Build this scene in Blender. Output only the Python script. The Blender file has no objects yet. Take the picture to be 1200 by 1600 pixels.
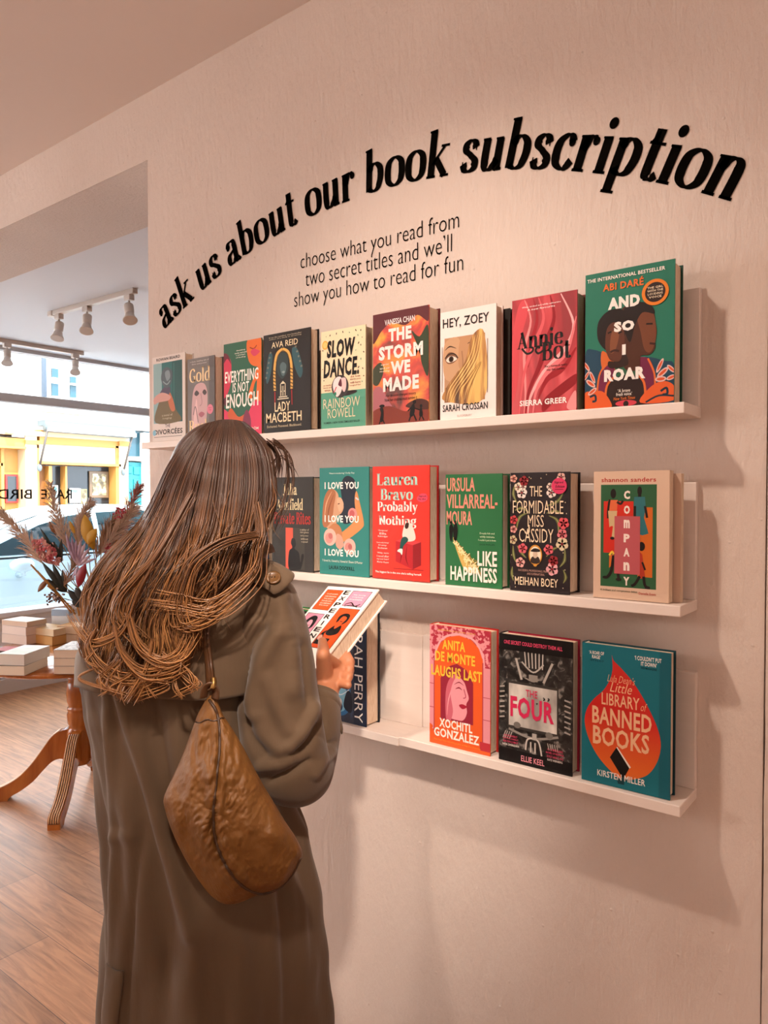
import bpy, bmesh, math, random
from mathutils import Vector, Matrix, noise
random.seed(7)
S = bpy.context.scene
COL = S.collection
R_ = math.radians
V = Vector
# ---------------------------------------------------------------- camera
FPX, CH, CD, YAW = 1150.0, 1.55, 1.30, R_(37.75)
PITCH = math.atan(25/1150)
CAM = V((0, -CD, CH))
AX = V((-math.sin(YAW), math.cos(YAW), 0)); RX = V((math.cos(YAW), math.sin(YAW), 0)); ZV = V((0, 0, 1))
FW = AX*math.cos(PITCH) - ZV*math.sin(PITCH); UPV = ZV*math.cos(PITCH) + AX*math.sin(PITCH)
cam = bpy.data.cameras.new('camera'); co = bpy.data.objects.new('camera', cam); COL.objects.link(co)
cam.sensor_fit = 'VERTICAL'; cam.sensor_height = 36; cam.lens = FPX/1600*36; cam.clip_start = .02; cam.clip_end = 200
co.location = CAM; co.rotation_euler = (R_(90)-PITCH, 0, YAW); S.camera = co
# ---------------------------------------------------------------- light and exposure
S.view_settings.view_transform = 'Standard'; S.view_settings.look = 'None'
S.view_settings.exposure = 0.0; S.view_settings.gamma = 1.0; S.view_settings.use_curve_mapping = False
S.cycles.max_bounces = 8; S.cycles.diffuse_bounces = 5; S.cycles.use_denoising = True
wd = bpy.data.worlds.new('sky'); S.world = wd; wd.use_nodes = True
bg = wd.node_tree.nodes['Background']; bg.inputs[0].default_value = (.80, .90, 1.0, 1); bg.inputs[1].default_value = 9.0
def lamp(name, kind, loc, power, color, aim=None, **kw):
    l = bpy.data.lights.new(name, kind); o = bpy.data.objects.new(name, l); COL.objects.link(o)
    l.energy = power; l.color = color; o.location = loc
    if aim is not None: o.rotation_euler = (V(aim)-V(loc)).to_track_quat('-Z', 'Y').to_euler()
    for k, v in kw.items(): setattr(l, k, v)
    return o
lamp('sun', 'SUN', (0, 0, 14), 12.0, (1, .96, .90), (-10, 4, 0), angle=.02)
WARM = (1, .82, .69)
lamp('spot_lamp', 'SPOT', (-.88, -.86, 2.60), 58, WARM, (-.84, 0, .35), spot_size=R_(112), spot_blend=1, shadow_soft_size=.03)
lamp('spot_lamp', 'SPOT', (.05, -1.55, 2.62), 215, WARM, (-.82, -.42, 1.38), spot_size=R_(29), spot_blend=1, shadow_soft_size=.05)  # added spot, cone narrowed to brighten the sleeve and spare the lower coat
lamp('fill_lamp', 'POINT', (-.4, -4.1, 2.3), 10, (1, .84, .73), shadow_soft_size=.15)  # this and the next two: unseen lamps added as ambient fill
lamp('fill_lamp', 'POINT', (2.2, -2.2, 2.2), 36, (1, .84, .74), shadow_soft_size=.15)
lamp('fill_lamp', 'POINT', (-2.6, -3.1, 2.2), 56, (1, .84, .74), shadow_soft_size=.15)

# ---------------------------------------------------------------- helpers
def ray(u, v): return FW + RX*((u-600)/FPX) + UPV*((800-v)/FPX)
def W(u, v, d): return CAM + ray(u, v)*d
def WX(u, v, x): q = ray(u, v); return CAM + q*((x-CAM.x)/q.x)
def WY(u, v, y): q = ray(u, v); return CAM + q*((y-CAM.y)/q.y)
def PX(w):
    q = w-CAM; d = q.dot(FW); return 600+FPX*q.dot(RX)/d, 800-FPX*q.dot(UPV)/d, d
def lin(c): return tuple((x/12.92 if x <= .04045 else ((x+.055)/1.055)**2.4) for x in c)
def hexc(h):
    h = h.lstrip('#'); return lin(tuple(int(h[i:i+2], 16)/255 for i in (0, 2, 4)))
MATS = {}
def mat(name, color=(.8, .8, .8), rough=.6, metal=0, spec=.5, sheen=0, coat=0, emit=None, estr=1):
    if name in MATS: return MATS[name]
    m = bpy.data.materials.new(name); m.use_nodes = True
    b = m.node_tree.nodes['Principled BSDF']
    if isinstance(color, str): color = hexc(color)
    b.inputs['Base Color'].default_value = (*color[:3], 1); b.inputs['Roughness'].default_value = rough
    b.inputs['Metallic'].default_value = metal; b.inputs['Specular IOR Level'].default_value = spec
    b.inputs['Sheen Weight'].default_value = sheen; b.inputs['Coat Weight'].default_value = coat
    if emit: b.inputs['Emission Color'].default_value = (*hexc(emit), 1); b.inputs['Emission Strength'].default_value = estr
    MATS[name] = m; return m
def nodes(m): return m.node_tree.nodes, m.node_tree.links, m.node_tree.nodes['Principled BSDF']
def add_bump(m, scale=40, strength=.2, dist=.01, stretch=(1, 1, 1), detail=4, coords='Object', vary=0, rough_n=.55):
    n, l, b = nodes(m)
    tc = n.new('ShaderNodeTexCoord'); mp = n.new('ShaderNodeMapping'); mp.inputs['Scale'].default_value = stretch
    nz = n.new('ShaderNodeTexNoise'); nz.inputs['Scale'].default_value = scale; nz.inputs['Detail'].default_value = detail; nz.inputs['Roughness'].default_value = rough_n
    bp = n.new('ShaderNodeBump'); bp.inputs['Strength'].default_value = strength; bp.inputs['Distance'].default_value = dist
    l.new(tc.outputs[coords], mp.inputs[0]); l.new(mp.outputs[0], nz.inputs['Vector']); l.new(nz.outputs[0], bp.inputs['Height']); l.new(bp.outputs[0], b.inputs['Normal'])
    if vary:
        c = b.inputs['Base Color'].default_value[:]
        mx = n.new('ShaderNodeMix'); mx.data_type = 'RGBA'
        mx.inputs[6].default_value = tuple(x*(1-vary) for x in c[:3])+(1,); mx.inputs[7].default_value = tuple(min(1, x*(1+vary)) for x in c[:3])+(1,)
        l.new(nz.outputs[0], mx.inputs[0]); l.new(mx.outputs[2], b.inputs['Base Color'])
    return m
def two_tone(m, c1, c2, scale=5, stretch=(1, 1, 1), detail=3, lo=.4, hi=.6, mid=None, kind='noise', coords='Object', dist=0.0):
    """noise- or wave-mixed pigment"""
    n, l, b = nodes(m)
    tc = n.new('ShaderNodeTexCoord'); mp = n.new('ShaderNodeMapping'); mp.inputs['Scale'].default_value = stretch
    if kind == 'noise':
        t = n.new('ShaderNodeTexNoise'); t.inputs['Scale'].default_value = scale; t.inputs['Detail'].default_value = detail; t.inputs['Distortion'].default_value = dist
    else:
        t = n.new('ShaderNodeTexWave'); t.inputs['Scale'].default_value = scale; t.inputs['Distortion'].default_value = dist; t.inputs['Detail'].default_value = detail
    r = n.new('ShaderNodeValToRGB'); e = r.color_ramp.elements
    e[0].position = lo; e[0].color = (*hexc(c1), 1); e[1].position = hi; e[1].color = (*hexc(c2), 1)
    if mid: x = e.new((lo+hi)/2); x.color = (*hexc(mid), 1)
    l.new(tc.outputs[coords], mp.inputs[0]); l.new(mp.outputs[0], t.inputs['Vector']); l.new(t.outputs['Fac' if kind == 'noise' else 'Fac'], r.inputs[0]); l.new(r.outputs[0], b.inputs['Base Color'])
    return m
def cmat(h, rough=.42):
    return mat('ink_'+h.lstrip('#'), h, .5, spec=.22)

class MB:
    def __init__(s, tf=None): s.v = []; s.f = []; s.m = []; s.sm = []; s.mats = []; s.tf = tf; s.at = {}
    def slot(s, m):
        if m not in s.mats: s.mats.append(m)
        return s.mats.index(m)
    def add(s, vs, fs, m, smooth=False):
        o = len(s.v); k = s.slot(m)
        s.v += [s.tf @ V(p) if s.tf else V(p) for p in vs]
        for f in fs: s.f.append([i+o for i in f]); s.m.append(k); s.sm.append(smooth)
        return o
    def box(s, x0, x1, y0, y1, z0, z1, m, bev=0):
        x0, x1 = sorted((x0, x1)); y0, y1 = sorted((y0, y1)); z0, z1 = sorted((z0, z1))
        if bev:
            bm = bmesh.new(); bmesh.ops.create_cube(bm, size=1)
            for q in bm.verts: q.co = V(((x0+x1)/2+q.co.x*(x1-x0), (y0+y1)/2+q.co.y*(y1-y0), (z0+z1)/2+q.co.z*(z1-z0)))
            bmesh.ops.bevel(bm, geom=bm.edges[:], offset=bev, segments=2, affect='EDGES', profile=.5)
            s.addbm(bm, m); return
        s.add([(x0, y0, z0), (x1, y0, z0), (x1, y1, z0), (x0, y1, z0), (x0, y0, z1), (x1, y0, z1), (x1, y1, z1), (x0, y1, z1)],
              [(0, 3, 2, 1), (4, 5, 6, 7), (0, 1, 5, 4), (1, 2, 6, 5), (2, 3, 7, 6), (3, 0, 4, 7)], m)
    def addbm(s, bm, m, smooth=False):
        bm.verts.index_update(); s.add([q.co[:] for q in bm.verts], [[q.index for q in f.verts] for f in bm.faces], m, smooth); bm.free()
    def prism(s, pts, n, m, smooth=False):
        """closed 3-D outline extruded by vector n"""
        n = V(n); k = len(pts); a = [V(p) for p in pts]; b = [p+n for p in a]
        s.add(a+b, [list(range(k))[::-1], list(range(k, 2*k))]+[(i, (i+1) % k, k+(i+1) % k, k+i) for i in range(k)], m, smooth)
    def tube(s, path, rad, m, n=10, cap=True, smooth=True, flat=1.0, up=None):
        path = [V(p) for p in path]; k = len(path)
        if not isinstance(rad, (list, tuple)): rad = [rad]*k
        vs = []; fs = []
        t0 = (path[1]-path[0]).normalized(); ref = V(up) if up else (V((0, 0, 1)) if abs(t0.z) < .9 else V((1, 0, 0)))
        nn = (ref-t0*ref.dot(t0)).normalized()
        for i, p in enumerate(path):
            t = (path[min(i+1, k-1)]-path[max(i-1, 0)])
            t = t.normalized() if t.length > 1e-9 else t0
            nn = (nn-t*nn.dot(t)); nn = nn.normalized() if nn.length > 1e-6 else t.orthogonal().normalized()
            bb = t.cross(nn)
            for j in range(n):
                a = 2*math.pi*j/n; vs.append(p+(nn*math.cos(a)*flat+bb*math.sin(a))*rad[i])
        for i in range(k-1):
            for j in range(n):
                fs.append((i*n+j, i*n+(j+1) % n, (i+1)*n+(j+1) % n, (i+1)*n+j))
        if cap: fs.append(list(range(n))[::-1]); fs.append(list(range((k-1)*n, k*n)))
        return s.add(vs, fs, m, smooth)
    def lathe(s, prof, m, c=(0, 0, 0), n=32, smooth=True, axis=None):
        c = V(c); vs = []; fs = []; k = len(prof)
        q = V((0, 0, 1)).rotation_difference(V(axis)).to_matrix() if axis else None
        for r, z in prof:
            for j in range(n):
                a = 2*math.pi*j/n; p = V((r*math.cos(a), r*math.sin(a), z)); vs.append(c+(q @ p if q else p))
        for i in range(k-1):
            for j in range(n): fs.append((i*n+j, i*n+(j+1) % n, (i+1)*n+(j+1) % n, (i+1)*n+j))
        fs.append(list(range(n))[::-1]); fs.append(list(range((k-1)*n, k*n)))
        s.add(vs, fs, m, smooth)
    def ell(s, c, r, m, nu=20, nv=14, rot=None, smooth=True):
        vs = []; fs = []
        for i in range(nv+1):
            t = math.pi*i/nv
            for j in range(nu):
                a = 2*math.pi*j/nu; p = V((r[0]*math.sin(t)*math.cos(a), r[1]*math.sin(t)*math.sin(a), r[2]*math.cos(t)))
                vs.append(V(c)+(rot @ p if rot else p))
        for i in range(nv):
            for j in range(nu): fs.append((i*nu+j, (i+1)*nu+j, (i+1)*nu+(j+1) % nu, i*nu+(j+1) % nu))
        s.add(vs, fs, m, smooth)
    def mesh(s, name, off=V((0, 0, 0))):
        me = bpy.data.meshes.new(name); me.from_pydata([(p-off)[:] for p in s.v], [], s.f)
        for m in s.mats: me.materials.append(m)
        me.polygons.foreach_set('material_index', s.m); me.polygons.foreach_set('use_smooth', s.sm)
        me.validate(); me.update(); return me
    def build(s, name, parent=None, loc=None, label=None, cat=None, group=None, kind=None):
        off = V(parent['_o']) if parent is not None and '_o' in parent else (V(loc) if loc else V((0, 0, 0)))
        o = bpy.data.objects.new(name, s.mesh(name, off)); COL.objects.link(o)
        if parent is not None: o.parent = parent; o['_o'] = off[:]
        else: o.location = off; o['_o'] = off[:]
        tag(o, label, cat, group, kind); return o
def tag(o, label=None, cat=None, group=None, kind=None):
    if label: o['label'] = label
    if cat: o['category'] = cat
    if group: o['group'] = group
    if kind: o['kind'] = kind
    return o
def thing(name, loc, label, cat, group=None):
    o = bpy.data.objects.new(name, None); COL.objects.link(o); o.location = loc; o.empty_display_size = .05; o['_o'] = V(loc)[:]
    return tag(o, label, cat, group)
def struct(name, mb, loc=None): return mb.build(name, None, loc, kind='structure')
def cr(pts, n=6, closed=False):
    """Catmull-Rom through points"""
    P = [V(p) for p in pts]; k = len(P); out = []
    for i in range(k if closed else k-1):
        a, b, c, d = (P[(i-1) % k], P[i], P[(i+1) % k], P[(i+2) % k]) if closed else (P[max(i-1, 0)], P[i], P[i+1], P[min(i+2, k-1)])
        for j in range(n):
            t = j/n; out.append(.5*((2*b)+(c-a)*t+(2*a-5*b+4*c-d)*t*t+(3*b-a-3*c+d)*t**3))
    if not closed: out.append(P[-1])
    return out
def lerp_tab(tab, x):
    if x <= tab[0][0]: return tab[0][1:]
    for p, q in zip(tab, tab[1:]):
        if x <= q[0]:
            t = (x-p[0])/(q[0]-p[0]); t = t*t*(3-2*t)*.5+t*.5
            return tuple(a+(b-a)*t for a, b in zip(p[1:], q[1:]))
    return tab[-1][1:]

# ---------------------------------------------------------------- lettering
_tc = {}
def text_mesh(s, bold=0, shear=0, res=3, spacing=1.0):
    key = (s, bold, shear, res, spacing)
    if key in _tc: return _tc[key]
    c = bpy.data.curves.new('t', 'FONT'); c.body = s; c.offset = bold; c.shear = shear; c.resolution_u = res; c.fill_mode = 'FRONT'; c.align_x = 'CENTER'; c.space_line = .95; c.space_character = spacing
    o = bpy.data.objects.new('t', c)
    me = o.to_mesh()
    vs = [v.co.copy() for v in me.vertices]; fs = [list(p.vertices) for p in me.polygons]
    o.to_mesh_clear(); bpy.data.objects.remove(o); bpy.data.curves.remove(c)
    x0 = min(v.x for v in vs); x1 = max(v.x for v in vs); y0 = min(v.y for v in vs); y1 = max(v.y for v in vs)
    r = ([((v.x-x0)/(x1-x0 or 1), (v.y-y0)/(y1-y0 or 1)) for v in vs], fs); _tc[key] = r; return r
def ellp(cx, cy, rx, ry, n=24, rot=0):
    out = []
    for i in range(n):
        a = 2*math.pi*i/n; x = rx*math.cos(a); y = ry*math.sin(a); out.append((cx+x*math.cos(rot)-y*math.sin(rot), cy+x*math.sin(rot)+y*math.cos(rot)))
    return out
# broad-nib serif letters: x-height 1; strokes (points, nib width scale, hairline scale), S = serif bars (x0,x1,y), D = dots
GL = {
 'a': (.92, [[(.62, .70), (.62, .25), (.66, .07), (.77, .03), (.88, .12)], [(.16, .74), (.24, .92), (.42, .97), (.57, .90), (.62, .68)], [(.62, .57), (.4, .50), (.2, .40), (.13, .22), (.22, .05), (.42, .06), (.62, .24)]], [], [(.17, .74, .11)]),
 's': (.76, [[(.60, .74), (.52, .91), (.36, .97), (.19, .86), (.19, .68), (.40, .52), (.60, .34), (.59, .13), (.40, .03), (.22, .08), (.12, .27)]], [], [], [[(.56, .98), (.63, .98), (.64, .66), (.60, .66)], [(.07, .34), (.11, .34), (.15, .02), (.08, .02)]]),
 'k': (1.0, [[(.22, 1.5), (.22, 0)], [(.26, .42), (.76, .95)], [(.40, .58), (.84, .02)]], [(.02, .42, .02), (.60, .98, .97), (.64, 1.02, .02)], [], [[(.02, 1.5), (.36, 1.54), (.36, 1.40), (.02, 1.44)]]),
 'u': (1.02, [[(.22, .96), (.22, .30), (.30, .06), (.46, .04), (.64, .2), (.72, .34)], [(.76, .96), (.76, .15), (.80, .04), (.96, .04)]], [], [], [[(.04, .98), (.34, 1.0), (.34, .9), (.04, .92)], [(.58, .98), (.88, 1.0), (.88, .9), (.58, .92)]]),
 'b': (.98, [[(.22, 1.5), (.22, .04)], [(.22, .72), (.36, .92), (.56, .96), (.77, .78), (.80, .46), (.68, .14), (.48, .03), (.30, .08), (.22, .16)]], [], [], [[(.02, 1.5), (.36, 1.54), (.36, 1.40), (.02, 1.44)]]),
 'o': (.96, [('c', [(.48, .97), (.20, .82), (.13, .5), (.20, .18), (.48, .03), (.76, .18), (.83, .5), (.76, .82)])], [], []),
 't': (.66, [[(.28, 1.32), (.28, .25), (.34, .06), (.48, .03), (.62, .16)]], [(.04, .58, .95)], [], [[(.06, .96), (.28, 1.34), (.30, .94)]]),
 'r': (.74, [[(.22, .96), (.22, 0)], [(.22, .56), (.34, .84), (.48, .95), (.60, .90)]], [(.02, .44, .02)], [(.62, .84, .125)], [[(.04, .98), (.36, 1.0), (.36, .9), (.04, .92)]]),
 'c': (.80, [[(.66, .78), (.56, .94), (.42, .97), (.20, .80), (.13, .5), (.20, .18), (.44, .03), (.60, .09), (.74, .27)]], [], [(.63, .77, .12)]),
 'i': (.46, [[(.22, .96), (.22, 0)]], [(.02, .44, .02)], [(.22, 1.34, .16)], [[(.03, .98), (.36, 1.0), (.36, .9), (.03, .92)]]),
 'p': (.98, [[(.22, .96), (.22, -.46)], [(.22, .72), (.36, .92), (.56, .96), (.77, .78), (.80, .46), (.68, .14), (.48, .03), (.30, .08), (.22, .2)]], [(.02, .46, -.46)], [], [[(.03, .98), (.36, 1.0), (.36, .9), (.03, .92)]]),
 'n': (1.02, [[(.22, .96), (.22, 0)], [(.22, .64), (.36, .88), (.54, .96), (.70, .88), (.76, .66), (.76, 0)]], [(.02, .42, .02), (.58, .98, .02)], [], [[(.03, .98), (.36, 1.0), (.36, .9), (.03, .92)]]),
 'd': (.98, [[(.74, 1.5), (.74, .14), (.78, .04), (.94, .04)], [(.74, .78), (.60, .94), (.42, .96), (.18, .76), (.13, .46), (.22, .12), (.42, .03), (.62, .12), (.74, .26)]], [], [], [[(.54, 1.5), (.88, 1.54), (.88, 1.4), (.54, 1.44)]]),
 'e': (.82, [[(.15, .54), (.74, .54)], [(.73, .55), (.67, .86), (.46, .97), (.20, .80), (.13, .48), (.22, .15), (.46, .03), (.62, .08), (.76, .26)]], [], []),
 'l': (.46, [[(.22, 1.5), (.22, 0)]], [(.02, .44, .02)], [], [[(.03, 1.5), (.36, 1.54), (.36, 1.40), (.03, 1.44)]]),
 'h': (1.02, [[(.22, 1.5), (.22, 0)], [(.22, .64), (.36, .88), (.54, .96), (.70, .88), (.76, .66), (.76, 0)]], [(.02, .42, .02), (.58, .98, .02)], [], [[(.03, 1.5), (.36, 1.54), (.36, 1.40), (.03, 1.44)]]),
 'm': (1.5, [[(.22, .96), (.22, 0)], [(.22, .64), (.36, .88), (.50, .96), (.64, .88), (.69, .66), (.69, 0)], [(.69, .64), (.84, .88), (.98, .96), (1.12, .88), (1.17, .66), (1.17, 0)]], [(.02, .42, .02), (.52, .88, .02), (1.0, 1.38, .02)], []),
 'y': (.9, [[(.18, .95), (.48, .10)], [(.78, .95), (.50, .12), (.36, -.30), (.16, -.40)]], [(0, .40, .96), (.60, .92, .96)], [(.16, -.36, .11)]),
 'g': (.94, [('c', [(.44, .97), (.20, .84), (.15, .64), (.24, .42), (.44, .34), (.66, .44), (.73, .64), (.66, .86)]), [(.28, .40), (.18, .22), (.34, .10), (.62, .06), (.78, -.10), (.70, -.36), (.42, -.46), (.14, -.34), (.12, -.16), (.28, .04)], [(.68, .86), (.82, 1.0), (.92, .96)]], [], []),
 'f': (.62, [[(.64, 1.36), (.52, 1.50), (.36, 1.42), (.28, 1.15), (.28, 0)]], [(.06, .54, .95), (.06, .52, .02)], [(.62, 1.34, .12)]),
 'v': (.9, [[(.18, .95), (.48, .04)], [(.78, .95), (.50, .06)]], [(0, .40, .96), (.60, .92, .96)], []),
 'L': (1.0, [[(.26, 1.42), (.26, 0)], [(.2, .03), (.88, .03)]], [(.04, .5, 1.40), (.04, .5, .02)], [], [[(.80, .0), (.94, .0), (.94, .42), (.90, .42)]]),
 'B': (1.08, [[(.26, 1.42), (.26, 0)], [(.26, 1.39), (.6, 1.38), (.80, 1.20), (.78, .92), (.58, .76), (.30, .74)], [(.5, .75), (.76, .70), (.92, .46), (.88, .18), (.66, .03), (.26, .03)]], [(.04, .4, 1.40), (.04, .4, .02)], []),
 'P': (1.0, [[(.26, 1.42), (.26, 0)], [(.26, 1.39), (.6, 1.38), (.84, 1.22), (.84, .84), (.6, .64), (.30, .64)]], [(.04, .4, 1.40), (.04, .5, .02)], []),
 'R': (1.1, [[(.26, 1.42), (.26, 0)], [(.26, 1.39), (.6, 1.38), (.82, 1.22), (.80, .9), (.58, .74), (.30, .74)], [(.56, .74), (.94, .02)]], [(.04, .4, 1.40), (.04, .5, .02), (.84, 1.12, .02)], []),
 'N': (1.2, [[(.24, 1.40), (.24, 0)], [(.22, 1.38), (.92, .06)], [(.96, 1.40), (.96, 0)]], [(.02, .4, 1.40), (.04, .46, .02), (.76, 1.16, 1.40)], []),
 'G': (1.2, [[(1.0, 1.12), (.84, 1.34), (.62, 1.40), (.28, 1.18), (.16, .7), (.28, .22), (.62, .02), (.88, .12), (.96, .30)], [(.96, .60), (.96, .08)]], [(.70, 1.14, .62)], []),
 'A': (1.2, [[(.24, .02), (.62, 1.40)], [(.56, 1.40), (.98, .02)], [(.36, .46), (.82, .46)]], [(.04, .42, .02), (.76, 1.18, .02)], []),
 'J': (.7, [[(.42, 1.42), (.42, .2), (.28, -.1), (.10, -.08)]], [(.2, .64, 1.4)], [(.10, .02, .12)]),
}
def pen_glyph(ch, w=.30, h=.07, shear=0, n=7):
    """list of 2-D polygons for a serif letter, advance"""
    g = GL[ch]; polys = []
    for st in g[1]:
        closed = isinstance(st, tuple) and st[0] == 'c'
        pts = st[1] if closed else st
        c = [(p.x, p.y) for p in cr([(x, y, 0) for x, y in pts], n, closed)] if len(pts) > 2 else [(V((pts[0][0], pts[0][1], 0)).lerp(V((pts[1][0], pts[1][1], 0)), t/6)[:2]) for t in range(7)]
        k = len(c); L = []; Rr = []
        thin = .34 if ch in 'kAvy' and pts[-1][0] > pts[0][0] and pts[-1][1] > pts[0][1] or ch in 'vy' and pts[0][0] > .7 else 1
        for i in range(k):
            a = c[(i-1) % k] if closed else c[max(i-1, 0)]; b = c[(i+1) % k] if closed else c[min(i+1, k-1)]
            dx, dy = b[0]-a[0], b[1]-a[1]; q = math.hypot(dx, dy) or 1; dx /= q; dy /= q
            hw = math.sqrt((w/2*dy*thin)**2+(h/2*dx)**2+(h*.3)**2)
            L.append((c[i][0]-dy*hw, c[i][1]+dx*hw)); Rr.append((c[i][0]+dy*hw, c[i][1]-dx*hw))
        for i in range(k if closed else k-1):
            j = (i+1) % k; polys.append([L[i], L[j], Rr[j], Rr[i]])
    for x0, x1, y in g[2]: polys.append([(x0, y-h*.55), (x1, y-h*.55), (x1, y+h*.55), (x0, y+h*.55)])
    for x, y, r in g[3]: polys.append(ellp(x, y, r, r, 18))
    for p in (g[4] if len(g) > 4 else []): polys.append(p)
    out = []
    for p in polys:
        A = sum(p[i][0]*p[(i+1) % len(p)][1]-p[(i+1) % len(p)][0]*p[i][1] for i in range(len(p)))
        p = p if A > 0 else p[::-1]
        out.append([(x+shear*y, y) for x, y in p])
    return out, g[0]
def pen_text(s, w=.30, h=.07, sp=.06, n=4):
    """polygons normalised to the unit box"""
    x = 0; al = []
    for ch in s:
        if ch == ' ': x += .5; continue
        ps, adv = pen_glyph(ch, w, h, 0, n)
        al += [[(px+x, py) for px, py in p] for p in ps]; x += adv+sp
    xs = [q[0] for p in al for q in p]; ys = [q[1] for p in al for q in p]
    x0, x1, y0, y1 = min(xs), max(xs), min(ys), max(ys)
    return [[((a-x0)/(x1-x0), (b-y0)/(y1-y0)) for a, b in p] for p in al]

# ---------------------------------------------------------------- materials of the room
plaster = mat('wall_paint', hexc('#d0bcb0'), .62, spec=.3)
def plaster_nodes(m, c1, c2):
    n, l, b = nodes(m)
    tc = n.new('ShaderNodeTexCoord')
    n1 = n.new('ShaderNodeTexNoise'); n1.inputs['Scale'].default_value = 1.6; n1.inputs['Detail'].default_value = 5
    r1 = n.new('ShaderNodeValToRGB'); r1.color_ramp.elements[0].position = .3; r1.color_ramp.elements[1].position = .7
    r1.color_ramp.elements[0].color = (*hexc(c1), 1); r1.color_ramp.elements[1].color = (*hexc(c2), 1)
    l.new(tc.outputs['Object'], n1.inputs['Vector']); l.new(n1.outputs[0], r1.inputs[0]); l.new(r1.outputs[0], b.inputs['Base Color'])
    mp = n.new('ShaderNodeMapping'); mp.inputs['Scale'].default_value = (1, 1, .35)
    n2 = n.new('ShaderNodeTexNoise'); n2.inputs['Scale'].default_value = 70; n2.inputs['Detail'].default_value = 5; n2.inputs['Roughness'].default_value = .6
    n3 = n.new('ShaderNodeTexNoise'); n3.inputs['Scale'].default_value = 9; n3.inputs['Detail'].default_value = 2
    v1 = n.new('ShaderNodeTexVoronoi'); v1.inputs['Scale'].default_value = 26; v1.inputs['Randomness'].default_value = 1
    rv = n.new('ShaderNodeValToRGB'); rv.color_ramp.elements[0].color = (1, 1, 1, 1); rv.color_ramp.elements[1].color = (0, 0, 0, 1); rv.color_ramp.elements[1].position = .09
    l.new(tc.outputs['Object'], mp.inputs[0]); l.new(mp.outputs[0], n2.inputs['Vector']); l.new(tc.outputs['Object'], n3.inputs['Vector']); l.new(tc.outputs['Object'], v1.inputs['Vector']); l.new(v1.outputs[0], rv.inputs[0])
    a1 = n.new('ShaderNodeMath'); a1.operation = 'MULTIPLY_ADD'; a1.inputs[1].default_value = .6
    a2 = n.new('ShaderNodeMath'); a2.operation = 'MULTIPLY_ADD'; a2.inputs[1].default_value = .35
    l.new(n3.outputs[0], a1.inputs[0]); l.new(n2.outputs[0], a1.inputs[2]); l.new(rv.outputs[0], a2.inputs[0]); l.new(a1.outputs[0], a2.inputs[2])
    bp = n.new('ShaderNodeBump'); bp.inputs['Strength'].default_value = .5; bp.inputs['Distance'].default_value = .007
    l.new(a2.outputs[0], bp.inputs['Height']); l.new(bp.outputs[0], b.inputs['Normal'])
plaster_nodes(plaster, '#cfbfb4', '#dacbc0')
white_ceiling = add_bump(mat('ceiling_paint', hexc('#dfd1c8'), .7, spec=.2), 12, .15, .005)
white_room = add_bump(mat('white_paint', hexc('#dcdde2'), .6, spec=.3), 12, .1, .004)
shelf_paint = add_bump(mat('shelf_paint', hexc('#e4d6cc'), .45), 30, .12, .003, (.3, 3, 3), vary=.05)
frame_grey = mat('frame_paint', hexc('#b9b7b8'), .5)
def floor_nodes():
    m = mat('floor_boards', (.4, .25, .15), .42); n, l, b = nodes(m)
    tc = n.new('ShaderNodeTexCoord')
    br = n.new('ShaderNodeTexBrick'); br.offset = .37; br.inputs['Scale'].default_value = 1
    br.inputs['Brick Width'].default_value = 1.25; br.inputs['Row Height'].default_value = .19; br.inputs['Mortar Size'].default_value = .0012; br.inputs['Mortar Smooth'].default_value = .2
    br.inputs['Color1'].default_value = (*hexc('#c48f66'), 1); br.inputs['Color2'].default_value = (*hexc('#b07f58'), 1); br.inputs['Mortar'].default_value = (*hexc('#5e4230'), 1)
    l.new(tc.outputs['Object'], br.inputs['Vector'])
    mp = n.new('ShaderNodeMapping'); mp.inputs['Scale'].default_value = (.09, 1, 1)
    nz = n.new('ShaderNodeTexNoise'); nz.inputs['Scale'].default_value = 42; nz.inputs['Detail'].default_value = 6; nz.inputs['Roughness'].default_value = .6; nz.inputs['Distortion'].default_value = .8
    l.new(tc.outputs['Object'], mp.inputs[0]); l.new(mp.outputs[0], nz.inputs['Vector'])
    rr = n.new('ShaderNodeValToRGB'); rr.color_ramp.elements[0].position = .33; rr.color_ramp.elements[1].position = .62
    rr.color_ramp.elements[0].color = (.42, .36, .33, 1); rr.color_ramp.elements[1].color = (1, 1, 1, 1)
    l.new(nz.outputs[0], rr.inputs[0])
    mx = n.new('ShaderNodeMix'); mx.data_type = 'RGBA'; mx.blend_type = 'MULTIPLY'; mx.inputs[0].default_value = .8
    l.new(br.outputs[0], mx.inputs[6]); l.new(rr.outputs[0], mx.inputs[7]); l.new(mx.outputs[2], b.inputs['Base Color'])
    bp = n.new('ShaderNodeBump'); bp.inputs['Strength'].default_value = .25; bp.inputs['Distance'].default_value = .003
    l.new(nz.outputs[0], bp.inputs['Height']); l.new(bp.outputs[0], b.inputs['Normal'])
    return m
floor_m = floor_nodes()
# ---------------------------------------------------------------- the room
CEIL = 2.73; XW0, XW1 = -1.884, -.237; WINX = -5.90
m = MB(); m.box(XW0, XW1, 0, .32, 0, CEIL, plaster); struct('wall_back', m)
m = MB(); m.box(WINX, XW0, 0, .32, 2.536, CEIL, plaster); struct('trim_1', m)          # beam over the opening
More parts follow.
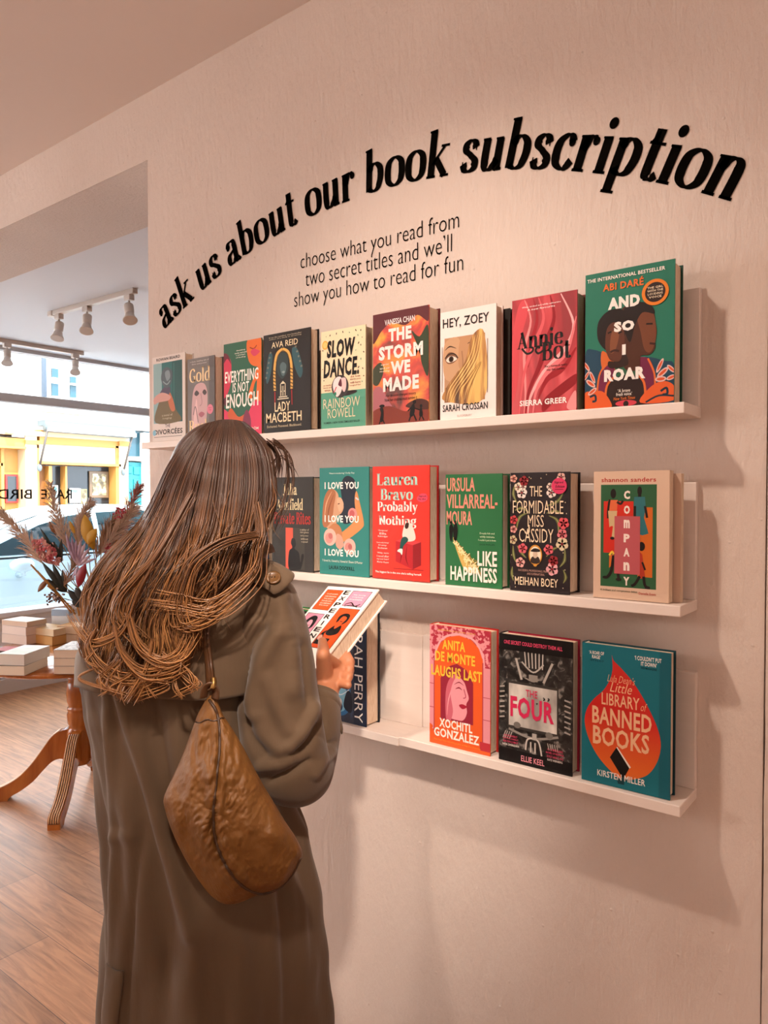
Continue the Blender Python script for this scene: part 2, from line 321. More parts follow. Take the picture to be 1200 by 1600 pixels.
# boxed corner beside the wall: its face stands a little proud, its foot is cracked
m = MB()
pts = [(-.2340, 0)]
zs = [0, .35, .7, .95, 1.15, 1.3, 1.7, 2.02]
vs = []
for k in range(41):
    z = 2.02*k/40; j = .0016*noise.noise(V((3.1, 0, z*9)))*(1 if z < 1.2 else .35)
    vs.append((-.2335+j, z))
outline = [(x, -.006, z) for x, z in vs]+[(.32, -.006, 2.02), (.32, -.006, 0)]
m.prism(outline, (0, .30, 0), plaster); struct('trim_2', m)
m = MB(); m.box(XW1+.002, .32, 0, .3, 2.02, CEIL, plaster); struct('trim_3', m)
m = MB(); m.box(.32, 3.0, 0, .3, 0, CEIL, plaster); struct('wall_right', m)
m = MB(); m.box(WINX-.25, 3.0, -4.6, 5.2, -.06, 0, floor_m); struct('floor', m)
m = MB(); m.box(WINX-.25, 3.2, -4.8, .0, CEIL, CEIL+.06, white_ceiling); m.box(XW0, 3.2, 0, .3, CEIL, CEIL+.06, white_ceiling); m.box(WINX-.25, XW0, 0, .3, CEIL, CEIL+.06, white_ceiling); m.box(WINX-.25, 3.2, .3, 5.4, CEIL, CEIL+.06, white_room); struct('ceiling', m)
m = MB(); m.box(WINX-.25, 3.0, -4.8, -4.6, 0, CEIL, plaster); struct('wall_rear', m)
m = MB(); m.box(3.0, 3.2, -4.8, 5.4, 0, CEIL, plaster); struct('wall_side', m)
m = MB(); m.box(WINX-.25, 3.0, 5.2, 5.4, 0, CEIL, white_room); struct('wall_far', m)
# window wall
m = MB(); m.box(WINX-.16, WINX, -4.6, 5.2, 0, .60, white_room)
m.box(WINX, WINX+.012, -4.6, 5.2, .12, .55, white_room); struct('wall_front', m)
m = MB(); m.box(WINX-.16, WINX+.06, -4.6, 5.2, .60, .64, white_room, .006); struct('trim_4', m)
m = MB(); m.box(WINX+.012, WINX+.03, -4.6, 5.2, 0, .11, mat('baseboard_paint', '#c9bfb8', .5)); struct('baseboard_front', m)
m = MB()
m.box(WINX-.12, WINX-.02, -4.6, 5.2, 2.295, 2.365, frame_grey, .008)
m.box(WINX-.12, WINX-.02, -4.6, 5.2, 2.70, CEIL, frame_grey)
for y in (-4.58, -1.55, 3.15, 5.15): m.box(WINX-.12, WINX-.02, y-.03, y+.03, .64, 2.70, frame_grey)
w1 = struct('window_1', m)
glass = mat('window_glass', (1, 1, 1), 0); n, l, b = nodes(glass)
b.inputs['Transmission Weight'].default_value = 1; b.inputs['IOR'].default_value = 1.02; b.inputs['Roughness'].default_value = 0
for a0, a1 in ((-4.55, -1.58), (-1.52, 3.12), (3.18, 5.12)):
    for z0, z1 in ((.64, 2.295), (2.365, 2.70)):
        m = MB(); m.box(WINX-.074, WINX-.070, a0, a1, z0, z1, glass); m.build('window_pane', w1, kind='structure')
# shop name on the glass, read from behind
m = MB(); blk = mat('black_vinyl', '#141416', .4)
def vinyl(txt, y0, y1, z0, z1):
    vs, fs = text_mesh(txt, .012)
    m.add([(WINX-.066, y1-(y1-y0)*x, z0+(z1-z0)*z) for x, z in vs], [f[::-1] for f in fs], blk)
vinyl('BIRDS', 1.36, 1.70, 1.525, 1.605)
m.build('window_lettering', None, (WINX-.066, 1.5, 1.56), 'five thin black capitals in mirror writing at the left of the street window', 'window lettering', 'shop name on the glass')
m = MB(); vinyl('RARE', 1.775, 2.045, 1.525, 1.605)
m.build('window_lettering', None, (WINX-.066, 1.9, 1.56), 'four thin black capitals in mirror writing nearest the flowers on the street window', 'window lettering', 'shop name on the glass')

# ---------------------------------------------------------------- shelves
def shelf(x0, x1, zt, label, joint=None):
    zt0 = zt-.018
    t = thing('picture_ledge', ((x0+x1)/2, 0, zt0), label, 'shelf', None)
    segs = [(x0, x1)] if joint is None else [(x0, joint-.0008), (joint+.0008, x1)]
    for k, (a, b_) in enumerate(segs):
        dz = -.003 if k == 0 and joint else 0
        m = MB(); m.box(a, b_, -.097, 0, zt0+dz, zt+dz, shelf_paint, .0015); m.build('ledge_board', t)
        m = MB(); m.box(a, b_, -.013, 0, zt+dz, zt+.197+dz, shelf_paint, .0015); m.build('back_board', t)
shelf(-1.78, -.336, 1.698, 'topmost long white picture ledge, under the writing')
shelf(-1.78, -.339, 1.376, 'middle white picture ledge between the other two')
shelf(-1.78, -.337, 1.057, 'lowest white picture ledge, with a joint and an empty stretch', -.893)
# ---------------------------------------------------------------- writing on the wall
def wall_writing():
    m = MB(); ink = mat('black_lettering', '#0c0a08', 1, spec=0)
    cx, R0, cz = -1.05, 1.53, .70
    txt = 'ask us about our book subscription'
    # letters sit on a circle; stretch the run to its measured ends
    xs = []; x = 0
    for ch in txt:
        adv = .48 if ch == ' ' else pen_glyph(ch)[1]+.045
        xs.append((x, adv)); x += adv
    a0 = math.atan2(-1.812+1.05, 2.04-cz); a1 = math.atan2(-.292+1.05, 2.022-cz)
    xh = .0635
    for i, (ch, (p, adv)) in enumerate(zip(txt, xs)):
        if ch == ' ': continue
        k = (R0*(a1-a0))/x
        ang = a0+(a1-a0)*(p+adv/2)/x
        polys, _ = pen_glyph(ch, .31, .075, .0, 9)
        c, s = math.cos(-ang), math.sin(-ang)
        bx, bz = cx+R0*math.sin(ang), cz+R0*math.cos(ang)
        for j, po in enumerate(polys):
            q = []
            for gx, gy in po:
                lx, ly = (gx-adv/2)*k, gy*xh
                q.append((bx+lx*c-ly*s, -.0012, bz+lx*s+ly*c))
            m.add(q, [list(range(len(q)))], ink)
    m.build('wall_lettering', None, (-1.05, -.0012, 2.1), 'big bold black serif line of writing arching over the book shelves', 'wall lettering')
    m = MB()
    for s_, x0, x1, z0, z1 in (('choose what you read from', -1.262, -.811, 2.090, 2.137), ('two secret titles and we’ll', -1.246, -.828, 2.056, 2.093), ('show you how to read for fun', -1.284, -.801, 2.001, 2.048)):
        vs, fs = text_mesh(s_, -.012, 0, 4)
        m.add([(x0+(x1-x0)*a, -.0012, z0+(z1-z0)*b) for a, b in vs], fs, ink)
    m.build('wall_lettering', None, (-1.04, -.0012, 2.07), 'three short lines of thin black lower-case writing under the arch', 'wall lettering')
wall_writing()

# ---------------------------------------------------------------- books
def paper_mat():
    m = mat('page_edges', hexc('#d9bfa2'), .8); n, l, b = nodes(m)
    tc = n.new('ShaderNodeTexCoord'); mp = n.new('ShaderNodeMapping'); mp.inputs['Scale'].default_value = (60, 900, 60)
    nz = n.new('ShaderNodeTexNoise'); nz.inputs['Scale'].default_value = 1; nz.inputs['Detail'].default_value = 2
    r = n.new('ShaderNodeValToRGB'); r.color_ramp.elements[0].color = (*hexc('#c3a588'), 1); r.color_ramp.elements[1].color = (*hexc('#e6d2bb'), 1); r.color_ramp.elements[0].position = .3; r.color_ramp.elements[1].position = .7
    l.new(tc.outputs['Object'], mp.inputs[0]); l.new(mp.outputs[0], nz.inputs['Vector']); l.new(nz.outputs[0], r.inputs[0]); l.new(r.outputs[0], b.inputs['Base Color'])
    return m
PAGE = paper_mat()
two_tone(mat('*storm', '#b8402c', .45), '#5a2a22', '#e2a032', 17, (1, 1, 1), 5, .36, .66, '#c8402e', dist=.6)
two_tone(mat('*silk', '#c02030', .35), '#8e1420', '#dc5a5e', 7, (1.6, 1, .45), 2, .34, .70, '#bd2833', dist=1.6)
two_tone(mat('*hair', '#b07a34', .45), '#4a2c12', '#e0b25c', 60, (1, 1, .12), 3, .36, .62, '#a87030')
two_tone(mat('*navy', '#16233c', .45), '#101a30', '#3a6a98', 22, (1, 1, 1), 5, .5, .75, '#1a2c4c', dist=1.2)
two_tone(mat('*litho', '#222222', .45), '#0e0d0c', '#8a857e', 70, (1, 1, 1), 6, .42, .70, '#2c2927', dist=.8)
two_tone(mat('*ivy', '#d67f86', .45), '#a82c40', '#dd8f94', 110, (1, 1, 1), 2, .47, .53)
two_tone(mat('*cloud', '#b9b2a8', .45), '#8f8a84', '#dcd6cc', 24, (1, 1, .5), 3, .35, .65)
def cmat2(c): return MATS[c] if c[0] == '*' else cmat(c)
class Art:
    """flat print on the front board: unit square -> board, every layer a hair above the last"""
    def __init__(s, mb, w, h, y=0.0): s.m = mb; s.w = w; s.h = h; s.y = y
    def poly(s, pts, c, fs=None, adv=True):
        if adv: s.y -= .00002
        pts = [(min(.9995, max(.0005, x)), min(.9995, max(.0005, z))) for x, z in pts]
        q = [(x*s.w, s.y, z*s.h) for x, z in pts]
        if fs is None:
            A = sum(pts[i][0]*pts[(i+1) % len(pts)][1]-pts[(i+1) % len(pts)][0]*pts[i][1] for i in range(len(pts)))
            f = list(range(len(q))); fs = [f if A > 0 else f[::-1]]
        s.m.add(q, fs, cmat2(c))
    def run(s, ops):
        for o in ops:
            k = o[0]
            if k == 'R': s.poly([(o[1], o[2]), (o[3], o[2]), (o[3], o[4]), (o[1], o[4])], o[5])
            elif k == 'E': s.poly(ellp(o[1], o[2], o[3], o[4], 28, o[6] if len(o) > 6 else 0), o[5])
            elif k == 'P': s.poly(o[1], o[2])
            elif k == 'B': s.poly([(p.x, p.y) for p in cr([(x, y, 0) for x, y in o[1]], 5, True)], o[2])
            elif k == 'S':
                s.y -= .00002
                c = cr([(x*s.w, y*s.h, 0) for x, y in o[1]], 5) if len(o[1]) > 2 else [V((x*s.w, y*s.h, 0)) for x, y in o[1]]
                n = len(c); hw = o[2]*s.w/2; L = []; Rr = []
                for i in range(n):
                    d = c[min(i+1, n-1)]-c[max(i-1, 0)]; d = d.normalized() if d.length else V((1, 0, 0)); tp = (1-.8*abs(2*i/(n-1)-1)) if len(o) > 4 else 1
                    cl = lambda x, z: (min(s.w, max(0, x)), s.y, min(s.h, max(0, z))); L.append(cl(c[i].x-d.y*hw*tp, c[i].y+d.x*hw*tp)); Rr.append(cl(c[i].x+d.y*hw*tp, c[i].y-d.x*hw*tp))
                s.m.add(L+Rr, [(i, n+i, n+i+1, i+1) for i in range(n-1)], cmat2(o[3]))
            elif k == 'T':
                vs, fs = text_mesh(o[1], o[7] if len(o) > 7 else 0, o[8] if len(o) > 8 else 0, 2, 1+max(0, (o[7] if len(o) > 7 else 0))*2.4)
                s.poly([(o[2]+(o[4]-o[2])*a, o[3]+(o[5]-o[3])*b) for a, b in vs], o[6], fs)
            elif k == 'G':
                s.y -= .00002
                for po in pen_text(o[1], *(o[7:] if len(o) > 7 else ())):
                    s.poly([(o[2]+(o[4]-o[2])*a, o[3]+(o[5]-o[3])*b) for a, b in po], o[6], None, False)
            elif k == 'F':   # five-petal flower
                for j in range(5):
                    a = j*1.2566+o[1]; s.poly(ellp(o[1]+.55*o[3]*math.cos(a), o[2]+.55*o[3]*math.sin(a)*s.w/s.h, o[3]*.5, o[3]*.5*s.w/s.h, 8), o[4], None, j == 0)
                s.poly(ellp(o[1], o[2], o[3]*.22, o[3]*.22*s.w/s.h, 8), o[5])
            elif k == 'L':   # small printed lines of words
                words = o[6]
                for j, wd_ in enumerate(words):
                    hh = (o[4]-o[2])/len(words); y1 = o[4]-j*hh
                    ln = .5+.5*len(wd_)/max(len(q) for q in words); cx = (o[1]+o[3])/2; hw = (o[3]-o[1])/2*ln
                    vs, fs = text_mesh(wd_, .01, 0, 1)
                    s.poly([(cx-hw+2*hw*a, y1-hh*.82+hh*.68*b) for a, b in vs], o[5], fs)
def book_geo(root, tf, w, h, t, base, ops, spine=None, back=None, hard=True, yy=0, sticker=None, page=None):
    """origin: lower-left front corner; x across the cover, y into the block, z up"""
    bt = .0028 if hard else .0006; ov = .003 if hard else 0
    cm = cmat2(base); sm_ = cmat2(spine or base); bm_ = cmat2(back or spine or base)
    m = MB(tf)
    m.box(0, w, 0, bt, 0, h, cm)
    m.box(0, w, t-bt, t, 0, h, bm_)
    # rounded spine strip
    pr = []
    for k in range(9):
        a = k/8; pr.append((-.0035*math.sin(math.pi*a)*(1 if hard else .4), t*a))
    vs = [(x, y, z) for z in (0, h) for x, y in pr]
    vs += [(x+.003, y, z) for z in (0, h) for x, y in pr]
    f = [(i, i+9, i+10, i+1) for i in range(8)]+[(18+i, 18+i+1, 27+i+1, 27+i) for i in range(8)]
    f += [(i, i+1, 18+i+1, 18+i) for i in range(8)]+[(9+i, 27+i, 27+i+1, 9+i+1) for i in range(8)]
    m.add(vs, f, sm_)
    a = Art(m, w, h, -.00005); a.run(ops)
    m.build('cover', root)
    m = MB(tf); m.box(.003, w-ov*1.2, bt, t-bt, ov, h-ov, page or PAGE); m.build('page_block', root)
    if hard:
        m = MB(tf)
        m.tube([(.002, bt+(t-2*bt)*k/6, h-ov+.0006) for k in range(7)], .0014, cmat('#e9e0d0'), 6); m.build('headband', root)
    if sticker:
        for lab, sops in sticker:
            m = MB(tf); a = Art(m, w, h, a.y-.0001); a.run(sops); m.build('sticker', root, label=lab)
def book(x0, x1, z0, h, t, base, ops, label, y=-.085, yaw=0, group='books facing out on the ledges', cat='book', name='book', **kw):
    tf = Matrix.Translation((x0, y, z0)) @ Matrix.Rotation(yaw, 4, 'Z')
    root = thing(name, ((x0+x1)/2, y+t/2, z0), label, cat, group)
    book_geo(root, tf, x1-x0, h, t, base, ops, **kw); return root
K, Wh, Cr = '#15110f', '#f0e8e2', '#ecd9b8'
Z1, Z2, Z3 = 1.6985, 1.3765, 1.0575
ZB = Z3-.003
# --- top ledge
book(-1.746, -1.602, Z1+.001, .229, .028, '#ded2ca', [
    ('R', .04, .21, .92, .92, '#2d6866'), ('R', .04, .21, .30, .92, '#8fb0b2'), ('R', .62, .21, .92, .92, '#285450'), ('R', .66, .3, .68, .9, '#3d7a74'),
    ('B', [(.1, .22), (.2, .45), (.34, .52), (.6, .5), (.72, .36), (.86, .22)], '#6f5c34'), ('B', [(.48, .6), (.62, .5), (.70, .36), (.6, .34), (.5, .44)], '#c06a42'),
    ('B', [(.22, .55), (.4, .64), (.56, .62), (.52, .54), (.3, .48)], '#54465a'), ('B', [(.06, .52), (.3, .57), (.56, .52), (.5, .47), (.2, .46), (.06, .44)], '#cf9a8e'),
    ('B', [(.28, .74), (.34, .84), (.48, .86), (.62, .80), (.6, .68), (.5, .62), (.36, .64)], '#4f5a60'), ('B', [(.4, .8), (.52, .82), (.56, .74), (.46, .70)], '#7f8d92'), ('S', [(.34, .7), (.46, .66), (.56, .7)], .02, '#93a3a6'),
    ('L', .3, .24, .62, .32, '#cdbfa0', ['a novel of', 'longing']), ('T', 'ROWAN BEAIRD', .14, .945, .86, .98, K, .02), ('T', 'THE', .40, .155, .55, .195, '#26211d', .01), ('T', 'DIVORCÉES', .06, .075, .92, .15, '#26211d', .02), ('E', .06, .10, .05, .035, '#7fb6cc'), ('R', .05, .045, .9, .05, '#4a443f')],
    'hardback at the far left end of the top ledge, pale border around a teal painting', spine='#d0c4bc', y=-.085)
book(-1.62, -1.55, Z1, .216, .016, '#cbbba8', [], 'pale book standing behind the leftmost book of the top ledge', y=-.045, group='books standing behind others', hard=False)
book(-1.592, -1.483, Z1, .208, .030, '#77716e', [
    ('R', .8, 0, 1, 1, '#625d5b'), ('B', [(.16, .18), (.18, .5), (.3, .66), (.6, .68), (.74, .56), (.72, .3), (.62, .12), (.3, .1)], '#c7a3a4'), ('B', [(.2, .1), (.3, .44), (.36, .46), (.38, .1)], '#e0bcbc'), ('B', [(.26, .56), (.34, .6), (.44, .56), (.34, .53)], '#4d4444'), ('B', [(.56, .57), (.64, .6), (.72, .56), (.64, .53)], '#4d4444'), ('S', [(.5, .56), (.54, .44), (.46, .4)], .02, '#9d7b7d'), ('B', [(.42, .3), (.52, .33), (.64, .3), (.52, .26)], '#a4606c'), ('S', [(.22, .3), (.3, .4), (.4, .2)], .03, '#7f6c6e'),
    ('L', .1, .91, .8, .975, '#cfc8c0', ['a sharp dazzling tale of', 'fame and power']), ('G', 'Gold', .08, .70, .84, .885, '#f0d3a2', .26, .07), ('G', 'Rush', .06, .08, .82, .24, '#f0d3a2', .26, .07)],
    'grey hardback with a pink photographed face and gold serif title', spine='#5c5654', y=-.085, sticker=[('round pink sticker', [('E', .84, .35, .11, .06, '#d87f92'), ('L', .78, .325, .9, .38, '#a03a52', ['signed', 'copy'])])])
book(-1.447, -1.310, Z1, .229, .030, '#33614a', [
    ('B', [(-.0, .82), (.1, .86), (.2, .80), (.2, .62), (.14, .5), (.0, .42)], '#c8324c'), ('B', [(.0, .9), (.12, .88), (.2, .78), (.1, .84), (.0, .8)], '#6a2634'), ('B', [(.64, .999), (.66, .8), (.8, .72), (.99, .74), (.99, .999)], '#d86a2c'), ('S', [(.7, .92), (.8, .9), (.88, .93)], .02, '#8c3a18'), ('B', [(.72, .87), (.8, .9), (.86, .89), (.96, .86), (.82, .82)], '#c9405a'), ('B', [(.66, .42), (.84, .64), (.99, .74), (.99, .3), (.8, .36)], '#d86a2c'), ('B', [(.8, .5), (.88, .56), (.84, .36), (.74, .3)], '#33614a'),
    ('P', [(0, 0), (1, 0), (1, .34), (.8, .36), (.6, .18), (.3, .2), (.0, .3)], '#d43a5c'), ('B', [(.1, .22), (.3, .14), (.6, .14), (.64, .24), (.4, .2), (.2, .3)], '#c85a30'), ('B', [(.5, .12), (.56, .24), (.64, .26), (.72, .16), (.7, .02), (.52, .02)], '#7a2e48'), ('E', .06, .38, .07, .05, '#5a1f2c'),
    ('L', .3, .82, .62, .92, '#e6ded0', ['dazzling', 'tender and vivid', 'a triumph', 'of feeling']), ('T', 'EVERYTHING', .03, .575, .92, .70, '#f3ede4', .015, .06), ('T', 'IS NOT', .24, .465, .68, .57, '#f3ede4', .015, .06), ('T', 'ENOUGH', .06, .30, .92, .455, '#f3ede4', .02, .04), ('T', 'STRÖM', .66, .05, .92, .085, '#f3ede4', .01)],
    'green, crimson and orange hardback with hand-drawn white capitals and half-hidden faces', spine='#b02840', back='#7c2030')
book(-1.303, -1.150, Z1+.002, .230, .029, '#27221f', [
    ('L', .12, .935, .82, .975, '#b9a78e', ['from the number one bestseller', 'author of a study in drowning']), ('T', 'AVA REID', .18, .855, .74, .915, '#ecd6ae', 0), ('B', [(.05, .6), (.12, .8), (.2, .78), (.16, .6), (.08, .5)], '#33555c'), ('B', [(.62, .82), (.74, .8), (.84, .6), (.78, .52), (.66, .66)], '#33555c'),
    ('B', [(.3, .62), (.32, .76), (.42, .8), (.52, .76), (.54, .62), (.44, .54), (.38, .54)], '#2e3a3a'), ('B', [(.36, .66), (.42, .7), (.5, .66), (.46, .57), (.4, .57)], '#55686a'), ('B', [(.40, .6), (.44, .61), (.47, .6), (.44, .585)], '#8a9a98'), ('S', [(.42, .83), (.3, .79), (.25, .68), (.24, .55), (.25, .42)], .05, '#d6a754'), ('S', [(.42, .83), (.54, .79), (.6, .68), (.61, .55), (.61, .42)], .05, '#d6a754'), ('S', [(.42, .82), (.33, .78), (.28, .7)], .012, '#6b4a1c'), ('S', [(.42, .82), (.52, .78), (.57, .7)], .012, '#6b4a1c'), ('S', [(.25, .41), (.25, .26)], .02, '#a02a26'), ('S', [(.61, .41), (.62, .26)], .02, '#a02a26')]
    + [('P', [(.215, .62-.035*i), (.275, .605-.035*i), (.275, .615-.035*i), (.215, .632-.035*i)], '#5e4018') for i in range(6)] + [('P', [(.585, .62-.035*i), (.645, .605-.035*i), (.645, .615-.035*i), (.585, .632-.035*i)], '#5e4018') for i in range(6)]
    + [('T', 'ꞏ'.replace('ꞏ', '*'), .04+.02*i, .55+.05*i, .08+.02*i, .575+.05*i, '#9c937f') for i in range(6)] + [('T', '*', .68+.03*i, .82-.05*i, .72+.03*i, .845-.05*i, '#9c937f') for i in range(5)]
    + [('R', .37, .36, .385, .48, '#d9ccb0'), ('R', .47, .36, .485, .48, '#d9ccb0'), ('R', .37, .40, .485, .41, '#d9ccb0'), ('R', .40, .36, .45, .46, '#8f8674'), ('R', .34, .345, .52, .355, '#d9ccb0'), ('R', .31, .325, .55, .335, '#d9ccb0'), ('P', [(.37, .48), (.43, .51), (.485, .48)], '#d9ccb0'),
       ('T', 'LADY', .25, .205, .58, .30, '#ecd6ae', .01), ('T', 'MACBETH', .06, .095, .82, .195, '#ecd6ae', .01), ('T', 'Enchanted. Possessed. Blackbound.', .08, .045, .82, .07, '#c9b694', .01)],
    'black hardback showing a shadowy face between two long golden braids', spine='#1c1816')
book(-1.118, -.990, Z1, .215, .030, '#e7d3ae', [
    ('R', 0, 0, 1, .37, '#579a80')] + [('S', [(x, y), (x+.02*math.cos(x*40), y+.02*math.sin(y*50))], .018, '#2a2622' if k % 4 else '#4a8b70') for k, (x, y) in enumerate([(.12, .95), (.22, .96), (.36, .97), (.5, .975), (.64, .955), (.78, .97), (.9, .96), (.92, .88), (.84, .9), (.9, .8), (.86, .84), (.95, .74), (.9, .66), (.93, .58), (.86, .6), (.95, .5), (.92, .45), (.05, .8), (.04, .62), (.08, .5), (.78, .76), (.7, .88)])]
    + [('E', .10, .86, .07, .045, '#d9a441'), ('E', .10, .86, .05, .032, '#e8c070'), ('T', 'SLOW', .14, .72, .78, .90, K, .05, .12), ('T', 'DANCE.', .06, .52, .86, .705, K, .04, .12), ('E', .62, .345, .2, .022, '#2a2220', .05), ('E', .44, .42, .19, .115, '#3a3534'), ('B', [(.28, .42), (.32, .5), (.44, .52), (.5, .46), (.46, .36), (.36, .32)], '#e6d6d4'), ('B', [(.44, .49), (.56, .5), (.58, .42), (.54, .36), (.48, .4)], '#d9bdbb'), ('B', [(.4, .44), (.46, .5), (.48, .42)], '#5d2430'), ('S', [(.3, .36), (.36, .42)], .02, '#c03a48'), ('E', .33, .35, .03, .02, '#2e7a60'),
       ('L', .06, .38, .25, .46, '#8a3a34', ['so tender', 'funny and', 'true']), ('L', .66, .40, .9, .52, '#8a3a34', ['the love', 'story you', 'will have', 'longed for']), ('T', 'RAINBOW', .06, .205, .88, .305, '#ead8b6', -.01), ('T', 'ROWELL', .16, .105, .78, .20, '#ead8b6', -.01), ('T', 'NUMBER 1 NEW YORK TIMES BESTSELLER', .07, .05, .88, .07, '#1e2f28', .01)],
    'cream and sea-green hardback with brush capitals and a mirror ball', spine='#cfbc98')
book(-.970, -.828, Z1+.001, .230, .041, '*storm', [
    ('B', [(.0, .999), (.0, .74), (.16, .84), (.34, .9), (.6, .86), (.8, .93), (.99, .86), (.99, .999)], '#5b2a2e'), ('B', [(.7, .8), (.84, .74), (.99, .82), (.99, .4), (.88, .5), (.84, .62)], '#37412c'), ('B', [(.0, .5), (.14, .56), (.2, .48), (.1, .36), (.0, .38)], '#3d4230'), ('B', [(.0, .3), (.14, .34), (.3, .2), (.36, .12), (.0, .1)], '#a8646a'), ('B', [(.0, .12), (.3, .16), (.6, .1), (.8, .16), (.99, .14), (.99, .0), (.0, .0)], '#7c3628'), ('B', [(.6, .14), (.8, .2), (.99, .17), (.99, .1)], '#4c2a20'),
    ('T', 'VANESSA CHAN', .22, .885, .76, .935, '#e9e4e2', .01), ('T', 'THE', .29, .735, .70, .85, '#eadfd8', .05), ('T', 'STORM', .11, .575, .90, .70, '#eadfd8', .05), ('T', 'WE', .33, .44, .68, .555, '#eadfd8', .05), ('T', 'MADE', .19, .29, .83, .415, '#eadfd8', .05), ('L', .13, .46, .31, .55, '#e3d6c4', ['epic', 'and so', 'moving']), ('T', 'Her decision changed history', .24, .235, .78, .265, '#241712', .01), ('T', 'Now her children must survive it', .22, .20, .80, .23, '#241712', .01),
    ('B', [(.13, .03), (.15, .1), (.13, .14), (.17, .16), (.2, .12), (.19, .03)], '#15100e'), ('E', .17, .165, .05, .014, '#15100e'), ('S', [(.15, .05), (.12, .0)], .02, '#15100e'), ('S', [(.18, .05), (.22, .0)], .02, '#15100e'),
    ('B', [(.67, .06), (.70, .14), (.75, .16), (.76, .09), (.72, .05)], '#15100e'), ('E', .755, .175, .03, .018, '#15100e'), ('S', [(.7, .07), (.66, .01)], .025, '#15100e'), ('S', [(.74, .07), (.79, .01)], .025, '#15100e'), ('S', [(.7, .13), (.64, .1)], .02, '#15100e'), ('B', [(.84, .05), (.85, .11), (.88, .12), (.9, .05)], '#15100e'), ('E', .87, .135, .022, .015, '#15100e'), ('S', [(.86, .05), (.84, .01)], .02, '#15100e'), ('S', [(.88, .05), (.92, .01)], .02, '#15100e'), ('S', [(.76, .12), (.85, .1)], .018, '#15100e')],
    'thick hardback with a fiery orange and maroon painted sky and running silhouettes', spine='#4a1c1e', back='#5a1518')
book(-.801, -.677, Z1, .210, .028, '#ecdfd9', [
    ('R', .08, .16, .81, .755, '#b58a66'), ('B', [(.08, .7), (.08, .4), (.3, .36), (.4, .5), (.34, .74)], '#c49a74'), ('R', .08, .16, .81, .30, '*hair'), ('B', [(.38, .74), (.34, .5), (.44, .42), (.56, .44), (.6, .7)], '#ba8c64'),
    ('B', [(.09, .57), (.16, .62), (.26, .61), (.33, .56), (.24, .52), (.14, .52)], '#7c5438'), ('B', [(.11, .555), (.18, .585), (.27, .575), (.31, .55), (.22, .53), (.15, .53)], '#e2d4c6'), ('E', .205, .557, .045, .027, '#3c2414'), ('E', .205, .557, .02, .013, '#0e0a08'), ('S', [(.09, .57), (.17, .605), (.27, .6), (.33, .56)], .018, '#2a1910'), ('S', [(.09, .645), (.18, .675), (.3, .65)], .022, '#3a2416', 1), ('S', [(.5, .68), (.6, .70), (.7, .72)], .026, '#3a2416', 1), ('B', [(.5, .57), (.58, .62), (.66, .6), (.64, .55)], '#4c3020'), ('B', [(.3, .42), (.38, .45), (.5, .42), (.44, .395), (.34, .395)], '#8a5a40'), ('S', [(.40, .62), (.42, .5), (.38, .44)], .02, '#9c7250'),
    ('B', [(.08, .18), (.12, .3), (.3, .42), (.46, .52), (.58, .74), (.8, .75), (.8, .17)], '*hair')]
    + [('S', [(.10+.02*i, .17), (.14+.03*i, .28), (.34+.03*i, .42), (.52+.025*i, .56), (.62+.02*i, .745)], .014, '#f0cf86' if i % 2 else '#7e5524', 1) for i in range(8)] + [('S', [(.3+.05*i, .17), (.34+.05*i, .26), (.5+.03*i, .36), (.72+.008*i, .5)], .014, '#efc777' if i % 2 else '#6b4419', 1) for i in range(6)]
    + [('T', 'HEY, ZOEY', .05, .835, .88, .935, K, .012), ('T', 'SARAH CROSSAN', .05, .075, .86, .14, K, .016), ('T', 'BLOOMSBURY', .32, .02, .58, .04, '#a99a92', 0), ('R', .035, .26, .045, .68, '#7a6e66'), ('R', .85, .22, .86, .70, '#7a6e66')],
    'white hardback with a photographed eye behind long blonde hair', spine='#e2d4cc')
book(-.71, -.665, Z1, .205, .012, '#241f1c', [], 'black-edged book close behind the white blonde-hair cover', y=-.054, group='books standing behind others')
book(-.75, -.648, Z1, .190, .024, '#c3ab92', [], 'pale shorter book against the wall behind the white blonde-hair cover', y=-.039, group='books standing behind others', hard=False)
